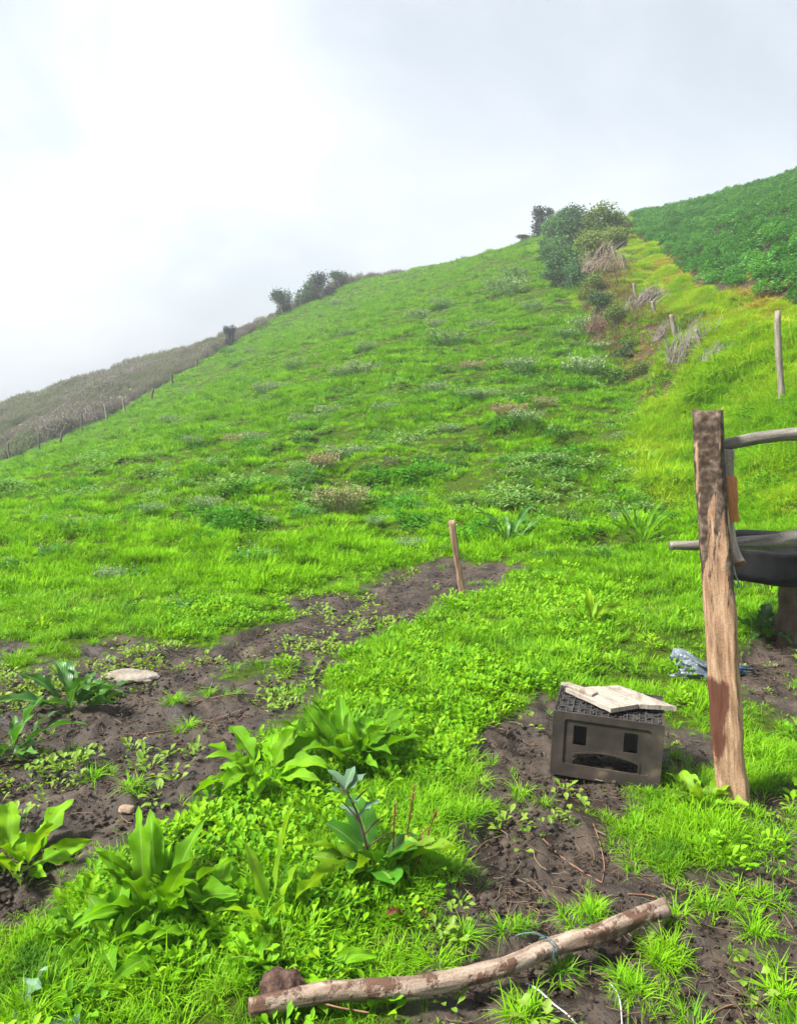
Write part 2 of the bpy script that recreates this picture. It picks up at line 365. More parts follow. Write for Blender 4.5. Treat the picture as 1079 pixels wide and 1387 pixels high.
# ------------------------------------------------------------------ helpers: materials
def newmat(name):
    m = bpy.data.materials.new(name); m.use_nodes = True; t = m.node_tree; t.nodes.clear()
    return m, t, N(t, 'ShaderNodeOutputMaterial')
def c4(c): return (c[0], c[1], c[2], 1)
def leaf_mat(name, cols, transl=0.35, rough=0.5, spec=0.25, big=None, big_scale=0.35, veins=False, dark=None):
    """foliage: a colour per plant, drift between patches, light passing through"""
    m, t, out = newmat(name); L = t.links.new
    oi = N(t, 'ShaderNodeObjectInfo')
    hue = lambda c: ((.72 if c[1] > c[0] else .84) * c[0], .84 * c[1], .84 * c[2]); cols = [hue(c) for c in cols]; big = big and hue(big); dark = dark and tuple(.7 * v for v in dark)
    geo = N(t, 'ShaderNodeNewGeometry')
    r1 = ramp(t, [(i / max(1, len(cols) - 1), c4(c)) for i, c in enumerate(cols)])
    isl = N(t, 'ShaderNodeMath', operation='MULTIPLY_ADD'); isl.inputs[1].default_value = 0.4
    m2 = N(t, 'ShaderNodeMath', operation='MULTIPLY'); m2.inputs[1].default_value = 0.6
    L(geo.outputs['Random Per Island'], isl.inputs[0]); L(oi.outputs['Random'], m2.inputs[0]); L(m2.outputs[0], isl.inputs[2])
    L(isl.outputs[0], r1.inputs[0])
    col = r1.outputs[0]
    if big is not None:
        nz = N(t, 'ShaderNodeTexNoise', i_Scale=big_scale, i_Detail=3.0)
        L(geo.outputs['Position'], nz.inputs['Vector'])
        rr = ramp(t, [(0.42, g4(0)), (0.62, g4(1))]); L(nz.outputs['Fac'], rr.inputs[0])
        mx = N(t, 'ShaderNodeMix', data_type='RGBA'); mulf = N(t, 'ShaderNodeMath', operation='MULTIPLY'); mulf.inputs[1].default_value = 0.75
        L(rr.outputs[0], mulf.inputs[0]); L(mulf.outputs[0], mx.inputs[0]); L(col, mx.inputs[6]); mx.inputs[7].default_value = c4(big); col = mx.outputs[2]
    if dark is not None:
        nz = N(t, 'ShaderNodeTexNoise', i_Scale=big_scale * 2.7, i_Detail=4.0, i_Roughness=0.6)
        L(geo.outputs['Position'], nz.inputs['Vector'])
        rr = ramp(t, [(0.52, g4(0)), (0.66, g4(0.85))]); L(nz.outputs['Fac'], rr.inputs[0])
        mx = N(t, 'ShaderNodeMix', data_type='RGBA'); L(rr.outputs[0], mx.inputs[0]); L(col, mx.inputs[6]); mx.inputs[7].default_value = c4(dark); col = mx.outputs[2]
    bump = None
    if veins:
        uv = N(t, 'ShaderNodeUVMap'); sx = N(t, 'ShaderNodeSeparateXYZ'); L(uv.outputs[0], sx.inputs[0])
        ab = N(t, 'ShaderNodeMath', operation='ABSOLUTE'); L(sx.outputs['X'], ab.inputs[0])
        rib = ramp(t, [(0.0, g4(1)), (0.05, g4(0.8)), (0.11, g4(0))]); L(ab.outputs[0], rib.inputs[0])
        mx = N(t, 'ShaderNodeMix', data_type='RGBA'); mu = N(t, 'ShaderNodeMath', operation='MULTIPLY'); mu.inputs[1].default_value = 0.55
        L(rib.outputs[0], mu.inputs[0]); L(mu.outputs[0], mx.inputs[0]); L(col, mx.inputs[6]); mx.inputs[7].default_value = (0.33, 0.46, 0.10, 1); col = mx.outputs[2]
        cm = N(t, 'ShaderNodeMath', operation='MULTIPLY_ADD'); cm.inputs[1].default_value = -0.35; L(ab.outputs[0], cm.inputs[0]); L(sx.outputs['Y'], cm.inputs[2])
        wv = N(t, 'ShaderNodeMath', operation='MULTIPLY'); wv.inputs[1].default_value = 62; L(cm.outputs[0], wv.inputs[0])
        sn = N(t, 'ShaderNodeMath', operation='SINE'); L(wv.outputs[0], sn.inputs[0])
        nz = N(t, 'ShaderNodeTexNoise', i_Scale=60.0, i_Detail=2.0); tcn = N(t, 'ShaderNodeTexCoord'); L(tcn.outputs['Object'], nz.inputs['Vector'])
        ad = N(t, 'ShaderNodeMath', operation='ADD'); L(sn.outputs[0], ad.inputs[0]); L(nz.outputs['Fac'], ad.inputs[1])
        bump = N(t, 'ShaderNodeBump', i_Strength=0.12, i_Distance=0.002); L(ad.outputs[0], bump.inputs['Height'])
    if veins:   # dry tips, blotches and mud splashes
        sn = N(t, 'ShaderNodeTexNoise', i_Scale=38.0, i_Detail=4.0, i_Roughness=0.7); L(tcn.outputs['Object'], sn.inputs['Vector'])
        sy = N(t, 'ShaderNodeMath', operation='MULTIPLY_ADD'); sy.inputs[1].default_value = 0.10; L(sx.outputs['Y'], sy.inputs[0]); L(sn.outputs['Fac'], sy.inputs[2])
        sr = ramp(t, [(0.68, g4(0)), (0.76, g4(0.8))]); L(sy.outputs[0], sr.inputs[0])
        mx = N(t, 'ShaderNodeMix', data_type='RGBA'); L(sr.outputs[0], mx.inputs[0]); L(col, mx.inputs[6]); mx.inputs[7].default_value = (0.15, 0.10, 0.035, 1); col = mx.outputs[2]
        tn = N(t, 'ShaderNodeTexNoise', i_Scale=9.0, i_Detail=2.0); L(tcn.outputs['Object'], tn.inputs['Vector'])
        tr_ = ramp(t, [(0.35, g4(0.62)), (0.65, g4(1.15))]); L(tn.outputs['Fac'], tr_.inputs[0])
        mx = N(t, 'ShaderNodeMix', data_type='RGBA', blend_type='MULTIPLY'); mx.inputs[0].default_value = 1; L(col, mx.inputs[6]); L(tr_.outputs[0], mx.inputs[7]); col = mx.outputs[2]
    p = N(t, 'ShaderNodeBsdfPrincipled', i_Roughness=rough); p.inputs['Specular IOR Level'].default_value = spec
    L(col, p.inputs['Base Color'])
    tr = N(t, 'ShaderNodeBsdfTranslucent')
    warm = N(t, 'ShaderNodeMix', data_type='RGBA', blend_type='MULTIPLY'); warm.inputs[0].default_value = 1; warm.inputs[7].default_value = (1.25, 1.15, 0.5, 1)
    L(col, warm.inputs[6]); L(warm.outputs[2], tr.inputs[0])
    if bump: L(bump.outputs[0], p.inputs['Normal'])
    ms = N(t, 'ShaderNodeMixShader'); ms.inputs[0].default_value = transl
    L(p.outputs[0], ms.inputs[1]); L(tr.outputs[0], ms.inputs[2]); L(ms.outputs[0], out.inputs[0])
    return m
def wood_mat(name, dark, mid, light, cut=None, scale=14, stretch=0.12, patch=None, patch_lo=0.5, patch_hi=0.6, rough=0.85, extra=None, bumpd=0.004):
    """grain runs along the UV's second axis; end grain where the UV is negative"""
    m, t, out = newmat(name); L = t.links.new
    uv = N(t, 'ShaderNodeUVMap')
    mp = N(t, 'ShaderNodeMapping'); mp.inputs['Scale'].default_value = (scale * 3, scale * 3 * stretch, 1); L(uv.outputs[0], mp.inputs[0])
    nz = N(t, 'ShaderNodeTexNoise', i_Scale=1.0, i_Detail=7.0, i_Roughness=0.65, i_Distortion=0.4); L(mp.outputs[0], nz.inputs['Vector'])
    r = ramp(t, [(0.30, c4(dark)), (0.5, c4(mid)), (0.72, c4(light))]); L(nz.outputs['Fac'], r.inputs[0]); col = r.outputs[0]
    tcn = N(t, 'ShaderNodeTexCoord')
    fine = N(t, 'ShaderNodeTexNoise', i_Scale=170.0, i_Detail=3.0); L(tcn.outputs['Object'], fine.inputs['Vector'])
    mf = N(t, 'ShaderNodeMix', data_type='RGBA', blend_type='OVERLAY'); mf.inputs[0].default_value = 0.5
    L(col, mf.inputs[6]); L(fine.outputs['Fac'], mf.inputs[7]); col = mf.outputs[2]
    hsum = nz.outputs['Fac']
    if patch is not None:
        pn = N(t, 'ShaderNodeTexNoise', i_Scale=18.0, i_Detail=5.0, i_Roughness=0.6); L(tcn.outputs['Object'], pn.inputs['Vector'])
        pr = ramp(t, [(patch_lo, g4(0)), (patch_hi, g4(1))]); L(pn.outputs['Fac'], pr.inputs[0])
        mx = N(t, 'ShaderNodeMix', data_type='RGBA'); L(pr.outputs[0], mx.inputs[0]); L(col, mx.inputs[6]); mx.inputs[7].default_value = c4(patch); col = mx.outputs[2]
        ad = N(t, 'ShaderNodeMath', operation='MULTIPLY_ADD'); ad.inputs[1].default_value = 0.5; L(pr.outputs[0], ad.inputs[0]); L(hsum, ad.inputs[2]); hsum = ad.outputs[0]
    if extra: col = extra(t, uv, tcn, col)
    if cut is not None:
        sx = N(t, 'ShaderNodeSeparateXYZ'); L(uv.outputs[0], sx.inputs[0])
        lt = N(t, 'ShaderNodeMath', operation='LESS_THAN'); lt.inputs[1].default_value = -0.5; L(sx.outputs['X'], lt.inputs[0])
        mx = N(t, 'ShaderNodeMix', data_type='RGBA'); L(lt.outputs[0], mx.inputs[0]); L(col, mx.inputs[6]); mx.inputs[7].default_value = c4(cut); col = mx.outputs[2]
    b = N(t, 'ShaderNodeBump', i_Strength=0.9, i_Distance=bumpd); L(hsum, b.inputs['Height'])
    b2 = N(t, 'ShaderNodeBump', i_Strength=0.35, i_Distance=0.002); L(fine.outputs['Fac'], b2.inputs['Height']); L(b.outputs[0], b2.inputs['Normal'])
    p = N(t, 'ShaderNodeBsdfPrincipled', i_Roughness=rough); p.inputs['Specular IOR Level'].default_value = 0.2
    L(col, p.inputs['Base Color']); L(b2.outputs[0], p.inputs['Normal']); L(p.outputs[0], out.inputs[0])
    return m
def spot_mat(name, cols, scale=8, rough=0.8, spec=0.3, bump=0.3, bdist=0.01, lo=0.3, hi=0.7, detail=6.0):
    m, t, out = newmat(name); L = t.links.new
    tcn = N(t, 'ShaderNodeTexCoord')
    nz = N(t, 'ShaderNodeTexNoise', i_Scale=scale, i_Detail=detail, i_Roughness=0.62); L(tcn.outputs['Object'], nz.inputs['Vector'])
    k = len(cols)
    r = ramp(t, [(lo + (hi - lo) * i / max(1, k - 1), c4(c)) for i, c in enumerate(cols)]); L(nz.outputs['Fac'], r.inputs[0])
    p = N(t, 'ShaderNodeBsdfPrincipled', i_Roughness=rough); p.inputs['Specular IOR Level'].default_value = spec
    b = N(t, 'ShaderNodeBump', i_Strength=bump, i_Distance=bdist); L(nz.outputs['Fac'], b.inputs['Height'])
    L(r.outputs[0], p.inputs['Base Color']); L(b.outputs[0], p.inputs['Normal']); L(p.outputs[0], out.inputs[0])
    return m

# ------------------------------------------------------------------ the land
ys = np.concatenate([np.linspace(-60, -3, 12)[:-1], np.arange(-3, 1.2, 0.2), np.geomspace(1.2, 8, 330)[:-1], np.geomspace(8, 75, 260)[:-1], np.geomspace(75, 200, 40)])
ss = np.concatenate([-np.geomspace(1.0, 2.4, 26)[::-1][:-1], np.linspace(-1, 1, 470), np.geomspace(1.0, 2.4, 26)[1:]])
hw = 0.60 * np.maximum(ys, 0) + 1.7 + np.maximum(-ys, 0) * 0.6
GX = ss[None, :] * hw[:, None]; GY = np.broadcast_to(ys[:, None], GX.shape)
gx, gy = GX.ravel(), GY.ravel()
gm = mudmask(gx, gy); gz = height(gx, gy, gm)
ny, nx_ = GX.shape
idx = np.arange(ny * nx_).reshape(ny, nx_)
F = np.stack([idx[:-1, :-1], idx[:-1, 1:], idx[1:, 1:], idx[1:, :-1]], -1).reshape(-1, 4)
m, t, out = newmat('soil_and_turf'); L = t.links.new
def attr(t, nm): return N(t, 'ShaderNodeAttribute', attribute_name=nm)
geo = N(t, 'ShaderNodeNewGeometry')
n1 = N(t, 'ShaderNodeTexNoise', i_Scale=5.0, i_Detail=8.0, i_Roughness=0.65); L(geo.outputs['Position'], n1.inputs['Vector'])
n2 = N(t, 'ShaderNodeTexNoise', i_Scale=45.0, i_Detail=5.0, i_Roughness=0.7); L(geo.outputs['Position'], n2.inputs['Vector'])
mudc = ramp(t, [(0.30, (0.014, 0.010, 0.007, 1)), (0.44, (0.029, 0.0205, 0.0145, 1)), (0.58, (0.053, 0.039, 0.028, 1)), (0.78, (0.105, 0.083, 0.065, 1))]); L(n1.outputs['Fac'], mudc.inputs[0])
mo = N(t, 'ShaderNodeMix', data_type='RGBA', blend_type='OVERLAY'); mo.inputs[0].default_value = 0.75; L(mudc.outputs[0], mo.inputs[6]); L(n2.outputs['Fac'], mo.inputs[7])
turf = ramp(t, [(0.35, (0.022, 0.034, 0.006, 1)), (0.6, (0.05, 0.085, 0.008, 1))]); L(n2.outputs['Fac'], turf.inputs[0])
x1 = N(t, 'ShaderNodeMix', data_type='RGBA'); L(attr(t, 'mud').outputs['Fac'], x1.inputs[0]); L(turf.outputs[0], x1.inputs[6]); L(mo.outputs[2], x1.inputs[7])
scr = ramp(t, [(0.35, (0.075, 0.065, 0.05, 1)), (0.5, (0.10, 0.11, 0.05, 1)), (0.65, (0.15, 0.13, 0.10, 1))]); L(n1.outputs['Fac'], scr.inputs[0])
x2 = N(t, 'ShaderNodeMix', data_type='RGBA'); L(attr(t, 'scrub').outputs['Fac'], x2.inputs[0]); L(x1.outputs[2], x2.inputs[6]); L(scr.outputs[0], x2.inputs[7])
x3 = N(t, 'ShaderNodeMix', data_type='RGBA'); L(attr(t, 'crop').outputs['Fac'], x3.inputs[0]); L(x2.outputs[2], x3.inputs[6]); x3.inputs[7].default_value = (0.045, 0.033, 0.026, 1)
bnk = ramp(t, [(0.35, (0.11, 0.10, 0.03, 1)), (0.55, (0.17, 0.26, 0.015, 1))]); L(n1.outputs['Fac'], bnk.inputs[0])
x4 = N(t, 'ShaderNodeMix', data_type='RGBA'); L(attr(t, 'bank').outputs['Fac'], x4.inputs[0]); L(x3.outputs[2], x4.inputs[6]); L(bnk.outputs[0], x4.inputs[7])
x5 = N(t, 'ShaderNodeMix', data_type='RGBA'); L(attr(t, 'scarp').outputs['Fac'], x5.inputs[0]); L(x4.outputs[2], x5.inputs[6]); x5.inputs[7].default_value = (0.075, 0.048, 0.03, 1); x4 = x5
p = N(t, 'ShaderNodeBsdfPrincipled'); p.inputs['Specular IOR Level'].default_value = 0.35
spm = N(t, 'ShaderNodeMath', operation='MULTIPLY_ADD'); spm.inputs[1].default_value = 0.33; spm.inputs[2].default_value = 0.02; L(attr(t, 'mud').outputs['Fac'], spm.inputs[0]); L(spm.outputs[0], p.inputs['Specular IOR Level'])
wet = ramp(t, [(0.40, g4(0.34)), (0.55, g4(0.8))]); L(n1.outputs['Fac'], wet.inputs[0]); L(wet.outputs[0], p.inputs['Roughness'])
b1 = N(t, 'ShaderNodeBump', i_Strength=0.9, i_Distance=0.03); L(n1.outputs['Fac'], b1.inputs['Height'])
b2 = N(t, 'ShaderNodeBump', i_Strength=0.8, i_Distance=0.012); L(n2.outputs['Fac'], b2.inputs['Height']); L(b1.outputs[0], b2.inputs['Normal'])
L(x4.outputs[2], p.inputs['Base Color']); L(b2.outputs[0], p.inputs['Normal']); L(p.outputs[0], out.inputs[0])
me = bpy.data.meshes.new('ground')
me.vertices.add(len(gx)); me.vertices.foreach_set('co', np.column_stack([gx, gy, gz]).ravel())
me.loops.add(F.size); me.loops.foreach_set('vertex_index', F.ravel().astype(np.int32))
me.polygons.add(len(F)); me.polygons.foreach_set('loop_start', np.arange(0, F.size, 4, dtype=np.int32))
me.update(calc_edges=True); me.validate()
me.polygons.foreach_set('use_smooth', np.ones(len(F), bool))
edge_n = 0.5 * fbm(gx * 0.8, gy * 0.8, 71, 3)
Z = {'mud': np.maximum(gm, sstep(-.16, .0, mudmask(gx, gy, True) + .05 * fbm(gx * 6, gy * 6, 77, 3))),
     'scrub': ((gx + edge_n) < xl(L_LEFT, gy)) * 1.0,
     'crop': ((gx + 0.3 * edge_n) > xl(L_TOP, gy) + 0.25) * 1.0,
     'scarp': (np.abs(gx - xl(L_FOOT, gy) + 0.35 * fbm(gy * .5, gy * 0 + 3, 17, 2) - .1 + .3 * fbm(gx * 2, gy * 2, 19, 2)) < .42) * sstep(14, 18, gy) * sstep(46, 38, gy),
     'bank': ((gx + edge_n) > xl(L_FOOT, gy) + 0.3) * ((gx + .3 * edge_n) < xl(L_TOP, gy)) * 1.0}
for k, v in Z.items():
    a = me.attributes.new(k, 'FLOAT', 'POINT'); a.data.foreach_set('value', v.astype(np.float32))
me.materials.append(m)
tag(link('ground', me), kind='structure')

# ------------------------------------------------------------------ helpers: scattering
def scatter(name, pts, rot, scl, idx, variants, label=None, cat=None, kind='stuff'):
    col = bpy.data.collections.new(name + '_sources')
    for i, me in enumerate(variants):
        o = bpy.data.objects.new('%s_source_%02d' % (name, i), me); col.objects.link(o)
    me = bpy.data.meshes.new(name)
    k = len(pts); me.vertices.add(k); me.vertices.foreach_set('co', np.asarray(pts, np.float32).ravel())
    a = me.attributes.new('rot', 'FLOAT_VECTOR', 'POINT'); a.data.foreach_set('vector', np.asarray(rot, np.float32).ravel())
    a = me.attributes.new('scl', 'FLOAT_VECTOR', 'POINT'); a.data.foreach_set('vector', np.asarray(scl, np.float32).ravel())
    a = me.attributes.new('idx', 'INT', 'POINT'); a.data.foreach_set('value', np.asarray(idx, np.int32))
    o = link(name, me); tag(o, label, cat, kind=kind)
    ng = bpy.data.node_groups.new(name + '_nodes', 'GeometryNodeTree')
    ng.interface.new_socket('Geometry', in_out='INPUT', socket_type='NodeSocketGeometry')
    ng.interface.new_socket('Geometry', in_out='OUTPUT', socket_type='NodeSocketGeometry')
    gi = ng.nodes.new('NodeGroupInput'); go = ng.nodes.new('NodeGroupOutput')
    ip = ng.nodes.new('GeometryNodeInstanceOnPoints'); ci = ng.nodes.new('GeometryNodeCollectionInfo')
    ci.inputs['Collection'].default_value = col; ci.inputs['Separate Children'].default_value = True; ci.inputs['Reset Children'].default_value = True
    def na(nm, ty):
        q = ng.nodes.new('GeometryNodeInputNamedAttribute'); q.data_type = ty; q.inputs['Name'].default_value = nm; return q.outputs['Attribute']
    e2r = ng.nodes.new('FunctionNodeEulerToRotation')
    ng.links.new(na('rot', 'FLOAT_VECTOR'), e2r.inputs[0]); ng.links.new(e2r.outputs[0], ip.inputs['Rotation'])
    ng.links.new(na('scl', 'FLOAT_VECTOR'), ip.inputs['Scale']); ng.links.new(na('idx', 'INT'), ip.inputs['Instance Index'])
    ip.inputs['Pick Instance'].default_value = True
    ng.links.new(gi.outputs[0], ip.inputs['Points']); ng.links.new(ci.outputs[0], ip.inputs['Instance']); ng.links.new(ip.outputs[0], go.inputs[0])
    md = o.modifiers.new('scatter', 'NODES'); md.node_group = ng
    return o
def blade_tuft(nb, rad, h, wd, seg, seed, mat, spread=0.6, flop=0.5, hvar=0.45):
    r = np.random.default_rng(seed); mb = MB()
    for i in range(nb):
        a = r.uniform(0, 2 * math.pi); d = rad * math.sqrt(r.uniform()); bx, by = d * math.cos(a), d * math.sin(a)
        hh = h * (1 - hvar * r.uniform()); az = a + r.normal(0, 0.9); ln = spread * (0.25 + r.uniform()) ; fl = flop * r.uniform()
        V = []; U = []; ww = wd * r.uniform(0.7, 1.25)
        sx, sy = -math.sin(az), math.cos(az)
        for k in range(seg + 1):
            q = k / seg; out = hh * (ln * q * 0.5 + fl * q * q); z = hh * (q - 0.45 * fl * q * q * (1 + q)) - 0.01
            wk = ww * (1 - q ** 1.7) * 0.5 + 0.0004
            tx, ty = bx + out * math.cos(az), by + out * math.sin(az)
            V += [(tx - sx * wk, ty - sy * wk, z), (tx + sx * wk, ty + sy * wk, z)]; U += [(-1, q), (1, q)]
        mb.add(V, [(2 * k, 2 * k + 1, 2 * k + 3, 2 * k + 2) for k in range(seg)], U)
    return mb.mesh('grass_tuft', mat)
def leaf_shape(mb, base, az, el, L_, W_, droop=0.6, wave=0.08, fold=0.15, nl=8, nw=4, petiole=0.15, shape='lance', seed=0, twist=0.0, rag=0.0):
    """one broad leaf: a bent strip with folded midrib and wavy edge; UV = (-1..1 across, 0..1 along)"""
    r = np.random.default_rng(seed); ph = r.uniform(0, 6.28)
    V = []; U = []; p = np.array(base, float); e = el; step = L_ / nl
    for i in range(nl + 1):
        q = i / nl
        if shape == 'lance': wk = W_ * 0.5 * max(0.0, math.sin(math.pi * min(1, max(0, (q - petiole) / (1 - petiole))) ** 0.78)) ** 0.8
        else: wk = W_ * 0.5 * max(0.0, math.sin(math.pi * min(1, max(0, (q - petiole) / (1 - petiole))) ** 0.85)) ** 0.5
        wk = max(wk * (1 + rag * (r.uniform(-1, 1) + math.sin(q * 31 + ph))), 0.012 * L_ * (1 if q < 0.9 else 0.2))
        tw = twist * q
        side = np.array([-math.sin(az), math.cos(az), 0]); d = np.array([math.cos(az) * math.cos(e), math.sin(az) * math.cos(e), math.sin(e)])
        nrm = np.cross(side, d) * -1
        if nrm[2] < 0 and e < 1.5: nrm = -nrm
        s2 = side * math.cos(tw) + nrm * math.sin(tw); n2 = nrm * math.cos(tw) - side * math.sin(tw)
        for j in range(nw + 1):
            c = (j / nw - 0.5) * 2
            lift = wk * (fold * abs(c) * 2 + wave * 2.2 * c * c * math.sin(q * 19 + ph + (c > 0) * 2.1))
            V.append(p + s2 * (c * wk) + n2 * lift); U.append((c, q))
        p = p + d * step; e -= droop * (0.4 + 1.2 * q) / nl
    F = [(i * (nw + 1) + j, i * (nw + 1) + j + 1, (i + 1) * (nw + 1) + j + 1, (i + 1) * (nw + 1) + j) for i in range(nl) for j in range(nw)]
    mb.add(V, F, U)
def tiny_leaf(mb, p, d, nrm, L_, W_):
    s = np.cross(d, nrm); s /= np.linalg.norm(s) + 1e-9
    mid = p + d * (L_ * 0.45) - nrm * (0.0 * L_)
    mb.add([p, mid + s * W_ * .5 + nrm * W_ * .15, p + d * L_ - nrm * .12 * L_, mid - s * W_ * .5 + nrm * W_ * .15], [(0, 1, 2), (0, 2, 3)], [(0, 0), (1, .5), (0, 1), (-1, .5)])

# ------------------------------------------------------------------ foliage materials
GR = leaf_mat('pasture_grass', [(0.11, 0.25, 0.003), (0.18, 0.40, 0.003), (0.24, 0.48, 0.004), (0.31, 0.54, 0.010), (0.38, 0.50, 0.05)], 0.30, 0.7, 0.05, big=(0.23, 0.47, 0.003), big_scale=0.9, dark=(0.055, 0.16, 0.006))
GRN = leaf_mat('lush_grass', [(0.08, 0.22, 0.005), (0.14, 0.36, 0.006), (0.22, 0.46, 0.006), (0.29, 0.48, 0.015), (0.40, 0.45, 0.10)], 0.33, 0.55, 0.10, big=(0.24, 0.45, 0.005), big_scale=1.6, dark=(0.055, 0.20, 0.012))
GRB = leaf_mat('bank_grass', [(0.25, 0.46, 0.006), (0.36, 0.56, 0.008), (0.46, 0.56, 0.02), (0.50, 0.50, 0.06)], 0.4, 0.65, 0.1, big=(0.18, 0.42, 0.005), big_scale=0.5)
GRD = leaf_mat('dry_grass', [(0.42, 0.33, 0.07), (0.52, 0.41, 0.10), (0.45, 0.45, 0.08), (0.56, 0.47, 0.18)], 0.3, 0.8, 0.1)
STRAW = leaf_mat('straw', [(0.06, 0.04, 0.026), (0.11, 0.072, 0.048), (0.22, 0.165, 0.105), (0.08, 0.055, 0.04)], 0.1, 0.9, 0.1)
CLOV = leaf_mat('low_leaf', [(0.10, 0.26, 0.006), (0.18, 0.40, 0.007), (0.27, 0.49, 0.008), (0.36, 0.52, 0.012)], 0.4, 0.55, 0.15)
SEED = leaf_mat('seedling', [(0.16, 0.27, 0.03), (0.24, 0.35, 0.03), (0.30, 0.36, 0.06)], 0.35, 0.5, 0.25)
DOCK = leaf_mat('dock_leaf', [(0.10, 0.26, 0.007), (0.17, 0.38, 0.008), (0.25, 0.48, 0.008), (0.32, 0.50, 0.010)], 0.42, 0.6, 0.12, veins=True)
DOCKD = leaf_mat('dark_dock_leaf', [(0.04, 0.14, 0.022), (0.075, 0.21, 0.03), (0.12, 0.30, 0.02)], 0.35, 0.4, 0.4, veins=True)
YELL = leaf_mat('yellow_green_leaf', [(0.26, 0.46, 0.015), (0.33, 0.52, 0.02)], 0.5, 0.5, 0.3, veins=True)
RED = leaf_mat('red_brown_leaf', [(0.14, 0.045, 0.03), (0.22, 0.08, 0.05), (0.30, 0.16, 0.09)], 0.25, 0.7, 0.1)
SILV = leaf_mat('silvery_leaf', [(0.16, 0.27, 0.15), (0.24, 0.36, 0.24)], 0.3, 0.6, 0.3, veins=True)
POT = leaf_mat('potato_leaf', [(0.024, 0.10, 0.020), (0.050, 0.19, 0.034), (0.10, 0.29, 0.050), (0.20, 0.44, 0.09)], 0.3, 0.5, 0.3)
WEED = leaf_mat('weed_leaf', [(0.04, 0.14, 0.02), (0.065, 0.21, 0.025), (0.10, 0.28, 0.03)], 0.3, 0.6, 0.15)
WGRY = leaf_mat('seed_heads', [(0.20, 0.30, 0.12), (0.27, 0.36, 0.17), (0.34, 0.38, 0.22)], 0.3, 0.8, 0.1)
WPNK = leaf_mat('pinkish_seed_heads', [(0.30, 0.28, 0.14), (0.38, 0.31, 0.20), (0.24, 0.30, 0.10)], 0.3, 0.8, 0.1)
SHD = leaf_mat('dark_shrub_leaf', [(0.03, 0.065, 0.028), (0.055, 0.11, 0.042), (0.085, 0.16, 0.06)], 0.2, 0.6, 0.2)
SHM = leaf_mat('green_shrub_leaf', [(0.05, 0.12, 0.045), (0.09, 0.20, 0.06), (0.16, 0.28, 0.08)], 0.25, 0.6, 0.2)
SHO = leaf_mat('olive_shrub_leaf', [(0.10, 0.14, 0.03), (0.17, 0.23, 0.05), (0.27, 0.30, 0.09)], 0.25, 0.7, 0.2)
SHB = leaf_mat('blue_shrub_leaf', [(0.020, 0.036, 0.035), (0.032, 0.055, 0.052), (0.05, 0.075, 0.06)], 0.15, 0.6, 0.2)
TWG = spot_mat('grey_twig', [(0.16, 0.14, 0.12), (0.32, 0.28, 0.25)], 10)
TWB = spot_mat('brown_twig', [(0.10, 0.06, 0.04), (0.22, 0.14, 0.09)], 10)
SCRB = leaf_mat('dead_scrub', [(0.15, 0.14, 0.12), (0.23, 0.215, 0.19), (0.32, 0.30, 0.275), (0.17, 0.21, 0.09)], 0.15, 0.9, 0.05, big=(0.19, 0.23, 0.08), big_scale=0.18)
STEM = spot_mat('dark_stem', [(0.035, 0.02, 0.02), (0.10, 0.06, 0.045)], 30)

